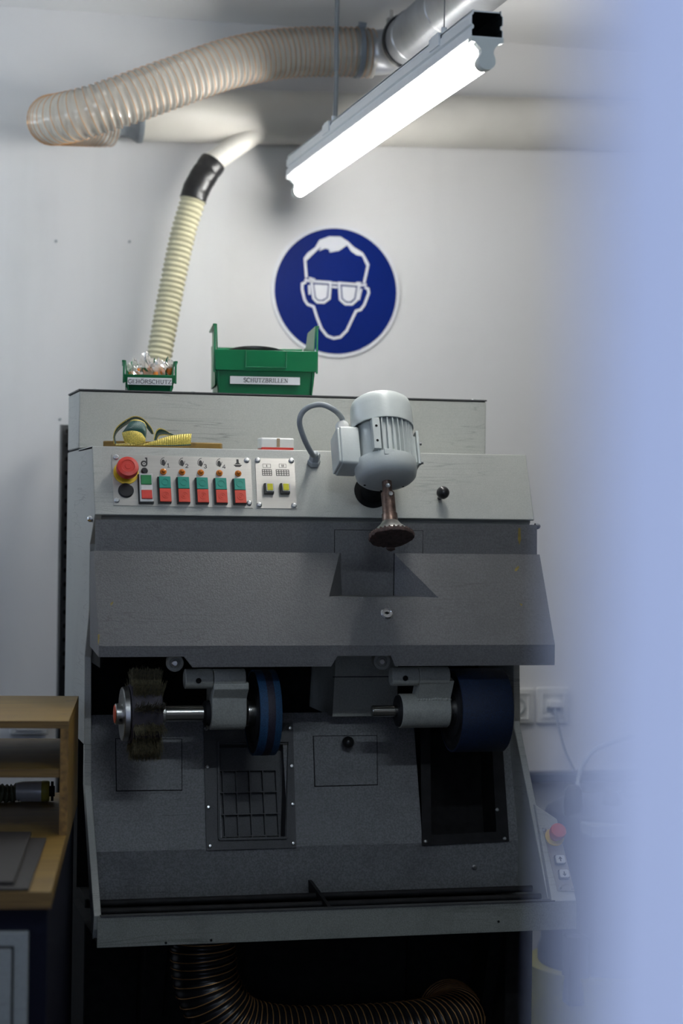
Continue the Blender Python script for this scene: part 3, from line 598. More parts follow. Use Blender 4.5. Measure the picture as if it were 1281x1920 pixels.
for u0, u1, bars in ((492.5, 507.5, (500,)), (523, 536.5, (528.6, 531.2))):
    x0, x1, y0, y1 = rect(FA, u0, 870.5, u1, 877.5); g = G().stroke([(x0,y0),(x1,y0),(x1,y1),(x0,y1)], .0006, ZP0, ZP1, FA.M, closed=True)
    for u in bars: x = FA.at(u, 874)[0]; g.box(x-.0007, x+.0007, y0+.0015, y1-.0015, ZP0, ZP1, FA.M)
    mk('pictogram', g, M_PRINT, plate2)
for u in (503, 533):
    x0, x1, y0, y1 = rect(FA, u-9.6, 909, u+9.8, 928.5)
    b = MP('lit_push_button', G().rbox(x0, x1, y0, y1, .0015, .0014, .0085, FA.M), M_BLACKP, .0006)
    mk('bezel', G().rbox(x0+.004, x1-.001, y0+.004, y1-.001, .001, .0085, .0098, FA.M), M_SCREW, b)
    mk('button_cap', G().rbox(x0+.0055, x1-.0022, y0+.0055, y1-.0022, .001, .0098, .0112, FA.M), M_LIME, b)
# ball knob and cable gland on the fascia
kb = MP('ball_knob', G().lathe([(.004,0),(.004,.012),(.005,.014)]+[(.0125*math.sin(PI*k/10), .026-.0125*math.cos(PI*k/10)) for k in range(2, 11)], FA.frame(824, 934, 0), 28), M_BLACKP, ang=60)
gl = FA.frame(588, 870, 0)
gland = MP('cable_gland', G().lathe([(.0125,0),(.0125,.008),(.0105,.010),(.0105,.02),(.008,.026),(0,.026)], gl @ Matrix.Rotation(-.5, 4, 'X'), 6), M_CABLE)

# --- swing-out polishing motor
mb = onY(724.5, 893, 3.535); mtop = onY(714, 769, 3.592)
ax = (mb-mtop).normalized()                       # runs down and towards the viewer
ML = (mb-mtop).length; MR = .0585
MM = axisM(mtop, ax, (1,0,0))                     # local z: down the motor, local x: right
motor = MP('motor', G().lathe([(0,.004),(.046,.004),(.0475,.01),(.0475,.118),(0,.118)], MM, 36), M_MOTOR)
MS = lambda name, g, mt, bevel=0, **k: mk(name, g, mt, motor, bevel, **k)
MS('fan_cowl', G().lathe([(0,-.0225),(.030,-.0215),(.046,-.0180),(.0540,-.0120),(.0570,-.003),(.0580,.006),(.0585,.042),(.0570,.043),(.0565,.030)], MM, 48), M_MOTOR, ang=50)
nf = 34
for k in range(nf):
    a = 2*PI*k/nf
    if math.cos(a) < -.55: continue               # terminal box side
    M = MM @ Matrix.Rotation(a, 4, 'Z')
    MS('cooling_fin', G().box(.0465, .0560, -.0011, .0011, .040, .118, M), M_MOTOR)
MS('end_bell', G().lathe([(.0500,.108),(.0570,.110),(.0580,.118),(.0575,.129),(.0550,.139),(.049,.1445),(.040,.1468),(.022,.1480),(0,.1480)], MM, 48), M_MOTOR, ang=50)
MS('mounting_rail', G().box(-.034, -.020, .0400, .0560, .045, .108, MM).box(-.016,.004,.044,.0575,.108,.120, MM), M_MOTOR, .001)
g = G().rbox(-.030, .030, -.038, .038, .005, .0, .036, MM @ Matrix.Translation((-.050,-.012,.083)) @ Matrix(((0,0,-1,0),(1,0,0,0),(0,-1,0,0),(0,0,0,1))))
tb = MS('terminal_box', g, M_MOTOR, .002)
MS('box_cover', G().rbox(-.028, .028, -.036, .036, .005, .036, .041, MM @ Matrix.Translation((-.050,-.012,.083)) @ Matrix(((0,0,-1,0),(1,0,0,0),(0,-1,0,0),(0,0,0,1)))), M_MOTOR, .0015)
gp = MM @ Vector((-.072,-.016,.046)); gd = -ax
MS('cable_gland', G().lathe([(.012,0),(.012,.008),(.0135,.009),(.0135,.018),(.010,.024),(0,.024)], axisM(gp, gd), 8), M_WHITE)
MS('flange_bracket', G().box(.050, .066, -.012, .012, .058, .112, MM).box(.058, .063, -.020, .020, .050, .118, MM), M_MOTOR, .001)
hb = lmesh('hex_bolt', G().lathe([(.0055,0),(.0055,.005),(0,.005)], None, 6).lathe([(.003,.005),(.003,.009),(0,.009)], None, 10), M_SCREW)
for z in (.064, .103): inst(hb, MM @ Matrix.Translation((.066,-.006,z)) @ Matrix.Rotation(PI/2, 4, 'Y'), motor)
hl = lmesh('bolt_hole', G().lathe([(.0025,0),(.0025,.0006),(0,.0006)], None, 10), M_DARK)
for z in (.062, .092): inst(hl, MM @ Matrix.Translation((-.027,.0560,z)) @ Matrix.Rotation(-PI/2, 4, 'X'), motor)
for a in (30, 90, 150): inst(hl, MM @ Matrix.Translation((.042*math.cos(math.radians(a-180)), .042*math.sin(math.radians(a-180)), .1462)), motor)
MS('mounting_arm', G().cyl(MM @ Vector((0,.04,.105)), FA.M @ Vector((hole[0], hole[1], -.002)), .022, n=24), M_DARK)
# spindle and cone tool
sp = MP('polishing_spindle', G().lathe([(0,.146),(.0090,.146),(.0090,.170),(.0125,.171),(.0125,.212),(.0145,.214),(.0145,.228),(.018,.234),(0,.234)], MM, 28), M_RUST)
mk('cone', G().lathe([(.016,.230),(.020,.236),(.037,.252),(.0385,.256),(0,.256)], MM, 36), M_STEEL, sp)
g = G(); pr_ = []
rr = random.Random(5); ring = [(.0415+rr.uniform(-.0012,.0018)) for _ in range(48)]
vs_ = []; 
for h_, s_ in ((.2545,.97),(.258,1.0),(.2615,.97),(.2625,.55)):
    vs_ += [(s_*ring[k]*math.cos(2*PI*k/48), s_*ring[k]*math.sin(2*PI*k/48), h_+(rr.uniform(-.0006,.0012) if h_ > .26 else 0)) for k in range(48)]
fs = [(i*48+k, i*48+(k+1)%48, (i+1)*48+(k+1)%48, (i+1)*48+k) for i in range(3) for k in range(48)]+[tuple(range(47,-1,-1)), tuple(range(144,192))]
g.add(vs_, fs, MM); g.prism([(-.004,0),(.006,.001),(.011,.006),(.006,.012),(0,.016),(-.006,.008)], -.002, .002, MM @ Matrix.Translation((.012,-.038,.262)) @ Matrix.Rotation(PI, 4, 'Z'))
mk('rubber_disc', g, M_RUBBER, sp, ang=50)
nb = lmesh('rim_tooth', G().box(-.0018,.0018,-.001,.002,-.002,.0025), M_RUBBER)
for k in range(30): inst(nb, MM @ Matrix.Rotation(2*PI*k/30, 4, 'Z') @ Matrix.Translation((.0392,0,.2545)), sp)
ss = lmesh('set_screw', G().lathe([(.0042,0),(.0042,.0025),(.0028,.0025),(0,.001)], None, 12), M_SCREW)
inst(ss, axisM(MM @ Vector((.0015,.0122,.178)), MM.to_3x3() @ Vector((.1,1,0))), sp); inst(ss, axisM(MM @ Vector((-.001,.0086,.160)), MM.to_3x3() @ Vector((-.1,1,0))), sp)
# grey cable from the gland on the fascia to the motor
g0 = gl @ Matrix.Rotation(-.5, 4, 'X') @ Vector((0,0,.024)); g1 = gp+gd*.022
cpts = [g0]+[onY(u, v, y) for u, v, y in ((586,852,3.63),(572,826,3.60),(562,795,3.585),(566,775,3.58),(582,762,3.575),(605,759,3.57),(627,769,3.565))]+[g1+gd*.012, g1-gd*.004]
MP('motor_cable', G().sweep(smooth_path(cpts, 8), .0052, 12), M_CABLE, ang=80)

# --- hood
zS0, zS1, zCr, zBu, zBl = 1.3565, 1.2998, 1.133, 1.1135, 1.0945
HX0, HX1 = XL, XR+.0035
def hz(v, u=600): return onY(u, v, 3.53).z
SL = Plane((0, 3.620, zS1), (1,0,0), (0, .092, zS1-zCr))       # sloped face, y up
ot, ob = [onY(637,1039.5,3.62), onY(790,1041,3.62)], [SL.M @ Vector((*SL.at(823,1121), 0)), SL.M @ Vector((*SL.at(617,1118.5), 0))]
oTL = Vector((ot[0].x, 3.62, zS1)); oTR = Vector((ot[1].x, 3.62, zS1)); oBR, oBL = ob
g = G(); th = .003
def slab(pts, off=Vector((0,.003,-.001))):
    n = len(pts); g.add(list(pts)+[Vector(p)+off for p in pts], [tuple(range(n)), tuple(range(2*n-1,n-1,-1))]+[(i, n+i, n+(i+1)%n, (i+1)%n) for i in range(n)])
sTL, sTR, sBR, sBL = Vector((HX0-.003,3.62,zS1)), Vector((HX1+.001,3.62,zS1)), Vector((HX1+.001,3.528,zCr)), Vector((HX0-.003,3.528,zCr))
slab([sTL, sBL, oBL, oTL]); slab([oBL, sBL, sBR, oBR]); slab([oTR, oBR, sBR, sTR])
hx = lambda u: onY(u, 1245, 3.528).x
fl = [(HX0-.003,zCr),(HX0-.003,zBu),(hx(345),zBu),(hx(361),zBl),(hx(621),zBl),(hx(633),zBu),(hx(733),zBu),(hx(741),zBl),(HX1+.001,zBl),(HX1+.001,zCr)]
slab([Vector((x, 3.528, z)) for x, z in fl], Vector((0,.003,0)))
# strip above, with the hatch opening filled by its own plate
hood = MP('hood', g, M_HOOD)
STP = Plane((0, 3.6265, zS1), (1,0,0), (0,.002,zS0-zS1))
mk('hood_strip', G().box(HX0, HX1-.002, -.0015, zS0-zS1, -.004, 0, STP.M), M_HOOD, hood)
hs = lambda x0, x1: G().prismX([(3.624,zS1),(3.530,zCr),(3.530,zBu),(3.665,zBu+.010),(3.682,zS1-.003)], x0, x1)
mk('hood_side', hs(HX0-.003, HX0), M_HOOD, hood); mk('hood_side', hs(HX1-.002, HX1+.001), M_HOOD, hood)
x0, x1, y0, y1 = rect(STP, 628, 994, 792, 1039.5)
mk('hatch_seam', G().box(x0-.0012, x1+.0012, y0-.001, y1+.0012, 0, .0008, STP.M), M_DARK, hood)
mk('hatch_plate', G().box(x0, x1, y0-.001, y1, .0004, .0026, STP.M), M_HOOD, hood, .0006)
# pocket below the hatch plate: upright back, slanting cheeks, floor
pY = 3.622
bTL, bTR, bBR, bBL = [onY(u, v, pY) for u, v in ((640,1041),(738,1042),(738,1119.5),(641,1118))]
g = G()
def sheet(name, pts, mt, off):
    q = G(); n = len(pts); q.add(list(pts)+[Vector(p)+Vector(off) for p in pts], [tuple(range(n)), tuple(range(2*n-1,n-1,-1))]+[(i, n+i, n+(i+1)%n, (i+1)%n) for i in range(n)])
    mk(name, q, mt, hood)
zf = oBL.z
fBL, fBR = Vector((bBL.x, pY, zf)), Vector((bBR.x, pY, zf)); fTL, fTR = Vector((bTL.x, pY, zS1)), Vector((bTR.x, pY, zS1))
sheet('pocket_back', [fTL, fBL, fBR, fTR], M_HOOD, (0,.003,0)); sheet('pocket_cheek', [oTL, oBL, fBL, fTL], M_HOOD, (-.003,.002,0)); sheet('pocket_cheek', [fTR, fBR, oBR, oTR], M_HOOD, (.003,.002,0))
sheet('pocket_floor', [fBL, oBL, oBR, fBR], M_HOOD, (0,0,-.003))
mk('pocket_seam', G().box(bBR.x-.0007, bBR.x+.0007, pY-.0012, pY, zf, zS1), M_DARK, hood)
lk = SL.frame(725, 1151, 0)
lock = mk('lock', G().lathe([(.0118,0),(.0118,.003),(.0095,.005),(.0085,.005),(.0080,.0038),(0,.0038)], lk, 28), M_CHROME, hood)
mk('keyhole', G().box(-.0045,.0045,-.0011,.0011,.0038,.0044, lk).box(-.0018,.0018,-.0024,.0024,.0038,.0044, lk), M_DARK, hood)
db = lmesh('dome_bolt', G().lathe([(.0062,0),(.0062,.004),(.0055,.0075),(.0035,.0098),(0,.0105)], None, 16), M_CHROME)
pz = onX(173, 973, XL)
inst(db, axisM((XL, 3.672, onX(173, 973, XL).z), (-1,0,0)), hood, 'dome_bolt'); inst(db, axisM((HX1-.002, 3.640, onX(1010, 987, XR).z), (1,0,0)), hood, 'dome_bolt')

M_FLECK = plain('yellow_brown_stain', (.20,.15,.03), .6, var=.3)
for pl_, pts in ((STP, [(972,990),(976,990),(977,1012),(974,1022),(971,1010)]), (SL, [(966,1066),(972,1061),(974,1064),(969,1071),(965,1071)]), (SL, [(974,1131),(980,1133),(978,1137)]), (SL, [(183,1190),(187,1189),(186,1203),(184,1210)]), (SL, [(207,1132),(211,1128),(213,1130),(208,1136)])):
    mk('paint_fleck', quad(pl_, pts, .0002, .0006), M_FLECK, hood)
# --- work bay: leaning back panel, upright apron
BP = Plane((0, 3.72, .7332), (1,0,0), (0, .08, .2461)); bt_ = .262
s_ = lambda u, v: BP.at(u, v)
xa, xb = XL+.0135, XS-.0135
gx0, gx1, gy0, gy1 = rect(BP, 409, 1397, 540, 1570)
rx0 = s_(785, 1480)[0]; rx1 = s_(948, 1560)[0]; ry0 = s_(850, 1580)[1]
g = G()
for bx in ((xa, gx0, 0, bt_), (gx0, gx1, 0, gy0), (gx0, gx1, gy1, bt_), (gx1, rx0, 0, bt_), (rx0, xb, 0, ry0), (rx1, xb, ry0, bt_)): g.box(bx[0], bx[1], bx[2], bx[3], -.004, 0, BP.M)
MP('bay_panel', g, M_BAY)
MP('apron', G().box(xa, xb, 3.72, 3.724, .640, .7345), M_BAY)
def hatch(pts, name):
    h = MP(name, quad(BP, pts, .0008, .0024), M_BAY, .0005)
    cx = sum(p[0] for p in pts)/4; cy = sum(p[1] for p in pts)/4
    q = [(cx+(p[0]-cx)*1.025, cy+(p[1]-cy)*1.03) for p in pts]
    mk('seam', quad(BP, q, 0, .0008), M_DARK, h)
    return h
h1 = hatch([(217.5,1386),(340,1386.5),(340.5,1481),(219,1482.5)], 'inspection_hatch')
mk('hinge', quad(BP, [(219,1478),(340,1477),(340.5,1481),(219,1482.5)], .0024, .0034), M_BAY, h1)
h2 = hatch([(588,1381),(706,1380),(707,1471),(591,1474)], 'inspection_hatch')
mk('ball_knob', G().lathe([(.004,.002),(.004,.010)]+[(.012*math.sin(PI*k/10), .021-.012*math.cos(PI*k/10)) for k in range(2, 11)], BP.frame(648, 1396, 0), 24), M_BLACKP, h2, ang=60)
# dust chute: frame, pocket and rib grid
def chute(name, ou, inn_, mt, depth, lab=None):
    o = [BP.at(*p) for p in ou]; i = [BP.at(*p) for p in inn_]
    g = G()
    for k in range(4): g.prism([o[k], i[k], i[(k+1)%4], o[(k+1)%4]], .0004, .004, BP.M)
    fr = MP(name, g, mt)
    g = G(); ib = [(x, y) for x, y in i]
    for k in range(4):
        a, b = i[k], i[(k+1)%4]
        g.add([(a[0],a[1],.004),(b[0],b[1],.004),(b[0]*.98+.02*i[0][0],b[1],-depth),(a[0]*.98+.02*i[0][0],a[1],-depth)], [(0,1,2,3)], BP.M)
    g.add([(p[0]*.98+.02*i[0][0],p[1],-depth) for p in i], [(0,1,2,3)], BP.M)
    mk('chute_pocket', g, M_DARK if mt is M_GRIME else mt, fr)
    return fr, i
c1, ci = chute('dust_chute', [(381,1358),(548.6,1356),(555,1590),(386.6,1595)], [(411,1397),(539,1396),(534,1569),(413,1572)], M_FRAME, .028)
lip = G(); lp = [BP.at(*p) for p in ((408,1392),(541,1391),(537,1572),(410,1575))]
for k in range(4): lip.stroke([lp[k], lp[(k+1)%4]], .004, .004, .009, BP.M)
mk('chute_lip', lip, M_FRAME, c1)
yb0 = min(p[1] for p in ci); yt = s_(470, 1441)[1]
xs = sorted(p[0] for p in ci); xa_, xb_ = xs[1]-.004, xs[2]-.002
for k in range(5): x = xa_+.012+(xb_-xa_-.012)*k/4.0*.96; mk('grid_rib', G().box(x-.0011, x+.0011, yb0+.003, yt, -.028, -.018, BP.M), M_FRAME, c1)
for k in range(4): y = yb0+.006+(yt-yb0-.006)*k/3; mk('grid_rib', G().box(xa_+.004, xb_-.002, y-.0011, y+.0011, -.028, -.0175, BP.M), M_FRAME, c1)
for u, v in ((386,1367),(543,1366),(388.5,1439),(546,1437),(390,1514),(548,1508.5),(393,1587),(549,1582)): inst(screw, BP.frame(u, v, .004) @ Matrix.Scale(.75, 4), c1)
# grimy chute behind the wide wheel
c2, ci2 = chute('dust_chute', [(787,1347),(938,1345),(954,1578),(791,1586)], [(806,1362),(920,1362),(930,1560),(808,1566)], M_GRIME, .07, None)
for u, v in ((797,1578.5),(945,1573),(931,1519)): inst(screw, BP.frame(u, v, .004) @ Matrix.Scale(.7, 4), c2)
# teardrop cover with screw on the apron
AP = Plane((0, 3.72, .64), (1,0,0), (0,0,1))
td = [(853,1674),(852,1664),(857,1650),(868,1638),(880,1628),(886,1622),(893,1621),(899,1627),(912,1636),(922,1646),(928,1660),(928,1672)]
cv = MP('teardrop_cover', quad(AP, td, 0, .0016), M_BAY, .0004)
inst(screw, AP.frame(889, 1626, .0016), cv)
# inner edge strips of the bay, dark block between the wheels
bl = [onY(625,1232,3.76), onY(745,1342,3.76)]
blk = MP('drive_housing', G().prism([(bl[0].x,bl[1].z),(bl[1].x,bl[1].z),(bl[1].x,bl[0].z+.02),(bl[0].x+.006,bl[0].z+.02)], 0, .2, Matrix(((1,0,0,0),(0,0,1,3.76),(0,1,0,0),(0,0,0,1)))), M_CAST)
mk('housing_seam', G().box(bl[0].x, bl[1].x, 3.7592, 3.762, onY(680,1269,3.76).z-.0008, onY(680,1269,3.76).z+.0008), M_DARK, blk)
# --- shafts, bearings and wheels (axes run across the machine)
AY = 3.63; AZ = 1.0015
X = lambda u, y=AY: onY(u, 1336, y).x
def lx(prof, y=AY, z=AZ, n=32): return G().lathe([(r, x) for x, r in prof], axisM((0, y, z), (1,0,0)), n)
def tube_x(x0, x1, r, y=AY, z=AZ, n=32, ch=.0012): return lx([(x0,0),(x0,r-ch),(x0+ch,r),(x1-ch,r),(x1,r-ch),(x1,0)], y, z, n)
bw = MP('brush_wheel', tube_x(X(241), X(298), .054, n=48), plain('brush_core', (.055,.048,.058), .6, var=.4, scale=60))
g = G(); rb = random.Random(11); nst = 11
bx0, bx1 = X(244), X(299)
for k in range(nst):
    a0 = 2*PI*k/nst+.25
    for j in range(260):
        a = a0+rb.gauss(0, .06); x = rb.uniform(bx0, bx1); r0 = .050; r1 = .083+rb.gauss(0, .0025)
        da = rb.gauss(0, .03); dx = rb.gauss(0, .0025)
        p0 = Vector((x, AY-r0*math.cos(a), AZ+r0*math.sin(a))); p1 = Vector((x+dx, AY-r1*math.cos(a+da), AZ+r1*math.sin(a+da)))
        t = (p1-p0).normalized(); s1 = t.cross(Vector((1,0,0))).normalized()*.00045; s2 = Vector((.00045,0,0))
        g.add([p0+s1, p0-s1*.5+s2, p0-s1*.5-s2, p1+s1*.6, p1-s1*.3+s2*.6, p1-s1*.3-s2*.6], [(0,1,4,3),(1,2,5,4),(2,0,3,5),(3,4,5)])
mk('bristles', g, M_BRIST, bw, kind='stuff', flat=True)
mk('flange_disc', lx([(X(228),0),(X(228),.048),(X(229.5),.0495),(X(238),.0505),(X(240),.049),(X(240),0)], n=48), M_STEEL, bw)
mk('flange_disc', tube_x(X(291), X(299), .038, n=40), M_STEEL, bw)
hb2 = tube_x(X(215.5), X(230), .0195); mk('hub', hb2, M_STEEL, bw)
mk('end_cap', lx([(X(213.5),0),(X(213.5),.012),(X(214.5),.0165),(X(219),.0185),(X(219),0)]), M_ORANGE, bw)
dh = lmesh('radial_hole', G().lathe([(.0028,0),(.0028,.0006),(0,.0006)], None, 12), M_DARK)
inst(dh, axisM((X(224), AY-.0185, AZ-.009), (0,-1,-.45)), bw)
for a in (70, 20, -40): inst(ss, axisM((X(300), AY-.030*math.cos(math.radians(a)), AZ+.030*math.sin(math.radians(a))), (1,0,0)), bw)
MP('shaft_collar', tube_x(X(299), X(309), .0205), M_STEEL)
MP('drive_shaft', tube_x(X(305), X(383), .0152), M_TURN)
MP('shaft_seal', lx([(X(380),0),(X(380),.017),(X(384),.0225),(X(396),.0245),(X(396),0)]), M_GRIME)
def bearing(u0, u1, w0, w1, uy, uz, r1, useam, uhole, r2):
    g = lx([(X(u0),0),(X(u0),r1-.002),(X(u0)+.002,r1),(X(u1)-.002,r1),(X(u1),r1-.002),(X(u1),0)])
    yz = [(AY-r1*.96, AZ+.004), (AY+r1, AZ+.004), (uy+.02, uz), (uy-r2*.92, uz-.006), (uy-r2*.8, uz-.016)]
    g.prismX(yz, X(w0), X(w1))
    b = MP('bearing_housing', g, M_CAST, .001)
    ub = mk('clamp_barrel', tube_x(X(u0 if u0 > w0 else w0), X(u1), r2, uy, uz), M_CAST, b)
    return b
uzL = onY(400, 1272.5, 3.60).z
b1_ = MP('bearing_housing', G().prismX([(AY-.0300,AZ-.006),(AY-.0285,AZ-.016),(AY-.0235,AZ-.0235),(AY-.015,AZ-.029),(AY,AZ-.0315),(AY+.03,AZ-.03),(AY+.03,uzL),(3.60-.0155,uzL-.006),(3.60-.0185,uzL-.018),(AY-.0300,AZ+.030),(AY-.0312,AZ+.006)], X(392), X(457)), M_CAST, .0015)
mk('clamp_barrel', G().lathe([(0,X(398,3.6)),(.0175,X(398,3.6)),(.0180,X(398,3.6)+.001),(.0180,X(457,3.6)),(0,X(457,3.6))], axisM((0,3.60,uzL), (1,0,0)), 32), M_CAST, b1_)
mk('end_barrel', tube_x(X(345,3.6), X(397,3.6), .0182, 3.60, uzL), M_CAST, b1_)
bh = lmesh('set_hole', G().lathe([(.0052,0),(.0052,.0006),(.0038,.0006),(.0038,-.002),(0,-.002)], None, 16).lathe([(.0038,.0008),(0,.0008)], None, 16), M_DARK)
inst(bh, axisM((X(372,3.58), 3.60-.0182, uzL-.002), (0,-1,-.1)), b1_)
# narrow blue wheel
def wheel(xl, xr, hubx, hr, belt_mat, strip):
    r = .0795
    w = MP('sanding_wheel', lx([(xl+.003,0),(xl+.003,.050),(xl+.007,.052),(xl+.007,.066),(xl+.002,.068),(xl+.001,r-.004),(xr-.001,r-.004),(xr-.001,.05),(xr-.01,.04),(xr-.01,0)], n=64), M_GRIME)
    mk('hub', lx([(hubx,0),(hubx,hr-.001),(hubx+.001,hr),(xl+.004,hr),(xl+.004,0)]), M_TURN, w)
    mk('abrasive_belt', lx([(xl,r-.004),(xl,r-.0005),(xl+.0006,r),(xr-.0006,r),(xr,r-.0005),(xr,r-.004)], n=72), belt_mat, w, ang=60)
    if strip: mk('worn_stripe', lx([(xl+(xr-xl)*.36,r+.0001),(xl+(xr-xl)*.40,r+.0004),(xl+(xr-xl)*.66,r+.0004),(xl+(xr-xl)*.70,r+.0001)], n=72), M_WORN, w, ang=60)
    return w
M_WORN = plain('worn_abrasive', (.016,.013,.026), .6, var=.5, scale=300)
wheel(onY(489,1337,3.551).x, onY(530,1337,3.551).x, X(461), .026, M_ABRG, True)
# wide blue wheel with its bearing
uzR = onY(780, 1268, 3.60).z
MP('stub_shaft', tube_x(X(697), X(752), .0108), M_TURN)
MP('shaft_seal', lx([(X(744),0),(X(744),.0290),(X(747),.0305),(X(750),.0305),(X(750),0)]), M_GRIME)
b2_ = MP('bearing_housing', tube_x(X(748), X(838), .0325, n=40), M_CAST)
mk('weld_neck', G().prismX([(AY-.020,AZ+.020),(AY+.02,AZ+.02),(3.62,uzR),(3.60-.015,uzR-.008)], X(776), X(838)), M_CAST, b2_)
wb = random.Random(4)
for k in range(12): x = X(778)+(X(836)-X(778))*k/11; mk('weld_bead', G().ball((x, AY-.0215, AZ+.0225+wb.uniform(-.001,.001)), .0042, 10), M_CAST, b2_, ang=80)
mk('clamp_barrel', tube_x(X(782,3.6), X(839,3.6), .0180, 3.60, uzR), M_CAST, b2_)
eb = mk('end_barrel', lx([(X(731,3.6),0),(X(731,3.6),.012),(X(732,3.6),.012),(X(732,3.6),.0165),(X(734,3.6),.0178),(X(781,3.6),.0178),(X(781,3.6),0)], 3.60, uzR), M_CAST, b2_)
inst(bh, axisM((X(760,3.58), 3.60-.0178, uzR-.002), (0,-1,-.1)), b2_)
w2 = wheel(onY(869,1335,3.551).x, onY(964,1335,3.551).x, X(838), .031, M_ABR, False)
inst(dh, axisM((X(845), AY-.0300, AZ-.006), (0,-1,-.2)), w2)
# tension knobs with hexagon sockets peeping out under the hood
for u, v in ((328, 1243), (716, 1240)):
    p = onY(u, v, 3.60); M = axisM(p, (-.12,-1,-.05))
    tk = MP('tension_knob', G().lathe([(.015,-.035),(.0165,-.001),(.0155,.003),(.010,.0035),(.0085,.0015),(0,.0015)], M, 28), M_CAST)
    mk('hexagon_bolt', G().lathe([(.0062,.0015),(.0062,.007),(.0045,.0078),(.0042,.005),(0,.005)], M, 12), M_STEEL, tk)
# --- tray
XT0, XT1 = .4337, 1.3345; zt, zb = .6515, .5985
tray = MP('tray', G().box(XT0, XT1, 3.525, 3.529, zb, zt), M_TRAY)
mk('tray_floor', G().box(XT0+.002, XT1-.002, 3.529, 3.95, zb+.001, zb+.004).box(XT0+.0137, xb, 3.529, 3.724, .606, .610), M_DARK, tray)  # bottom plates coloured black in place of shade
mk('tray_rim', G().box(XT0+.006, XT1-.043, 3.5235, 3.540, zt, zt+.0024), M_FRAME, tray)
for y in (3.585, 3.635): mk('grate_rod', G().cyl((xa, y, zt-.002+(y-3.585)*.12), (xb, y, zt-.002+(y-3.585)*.12), .0062, n=16), M_GRIME, tray)
mk('rod_support', G().prismX([(3.535,zt-.02),(3.69,zt-.01),(3.70,zt+.022),(3.685,zt+.022),(3.54,zt+.004)], onY(603,1690,3.6).x-.003, onY(603,1690,3.6).x+.003), M_GRIME, tray)
for u, v in ((311,1768),(396,1763),(935,1728)):
    p = onY(u, v, 3.525); mk('rivet_hole', G().cyl((p.x, 3.5258, p.z), (p.x, 3.5243, p.z), .0024, n=10), M_DARK, tray)
# --- side control box at the right
ca, cb_, cc_, cd_ = Vector((XS-.006,3.645,onX(1003,1506,XS).z)), Vector((XT1-.004,3.625,onY(1048,1536,3.625).z)), Vector((XT1,3.525,zt)), Vector((XS-.0125,3.525,zt))
g = G(); bk = Vector((0,.19,0))
g.add([ca,cb_,cc_,cd_, ca+bk,cb_+bk,cc_+bk+Vector((0,0,-.05)),cd_+bk+Vector((0,0,-.05))], [(3,2,1,0),(4,5,6,7),(0,1,5,4),(1,2,6,5),(2,3,7,6),(3,0,4,7)])
cbox = MP('control_box', g, M_LIGHT, .0015)
ey = ((cb_+ca)/2-(cc_+cd_)/2); CBP = Plane((cc_+cd_)/2, (1,0,0), (0, ey.y, ey.z))
n1 = (cb_-cc_).cross(cd_-cc_).normalized()
if n1.y > 0: n1 = -n1
ex_ = Vector((0,1,0)); ey2 = (ey-n1*ey.dot(n1)).normalized(); CBP = Plane((cc_+cd_)/2, ey2.cross(n1), ey2)
cpl = mk('button_plate', quad(CBP, [(1017,1553),(1046,1551),(1077,1672),(1045,1671)], .0015, .0028), M_ALU, cbox)
def small(fr, nm): return fr
fr = CBP.frame(1039, 1571, .0028)
es = mk('emergency_collar', G().lathe([(.0185,0),(.0185,.002),(.011,.003),(0,.003)], fr, 32), M_YEL, cbox)
mk('emergency_head', G().lathe([(.010,.002),(.010,.014),(.0145,.015),(.0158,.019),(.0158,.027),(.0145,.030),(.008,.0315),(0,.0315)], fr, 32), M_RED, cbox)
for (u, v), s_g in (((1048,1615), 1), ((1055.5,1642), -1)):
    fr = CBP.frame(u, v, .0028)
    mk('arrow_button', G().rbox(-.0105,.0105,-.0095,.0095,.003,0,.004, fr), M_BLACKP, cbox)
    mk('arrow_button_cap', G().rbox(-.0082,.0098,-.0075,.0085,.003,.004,.0065, fr), M_WHITE, cbox)
    mk('arrow_print', G().box(-.0006,.0018,-.0045,.0045,.0065,.0068, fr).prism([(-.0034,.0005*s_g),(.0046,.0005*s_g),(.0006,.0058*s_g)][::s_g], .0065, .0068, fr), M_PRINT, cbox)
for u, v in ((1020.5,1557),(1049,1665),(1072,1666)): inst(screw, CBP.frame(u, v, .0028) @ Matrix.Scale(.7, 4), cbox)
# --- undercarriage, made wide and black to stand in for shade below the tray
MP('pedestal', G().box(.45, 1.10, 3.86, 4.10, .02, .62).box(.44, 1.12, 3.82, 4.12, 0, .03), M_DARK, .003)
MP('dark_filler_box', G().box(1.10, 1.285, 3.90, 4.11, .02, .525), M_DARK, .004)  # made-up black box, added to darken the space under the tray
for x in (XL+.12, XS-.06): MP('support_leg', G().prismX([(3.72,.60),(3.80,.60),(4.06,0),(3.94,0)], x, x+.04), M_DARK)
MP('dark_filler_pillar', G().box(1.262, 1.318, 3.72, 4.09, 0, .595), M_DARK, .003)  # made-up dark block, added to cover the lit wall below the tray
MP('rear_beam', G().box(XL+.06, XS-.02, 3.95, 4.0, .52, .60), M_DARK)
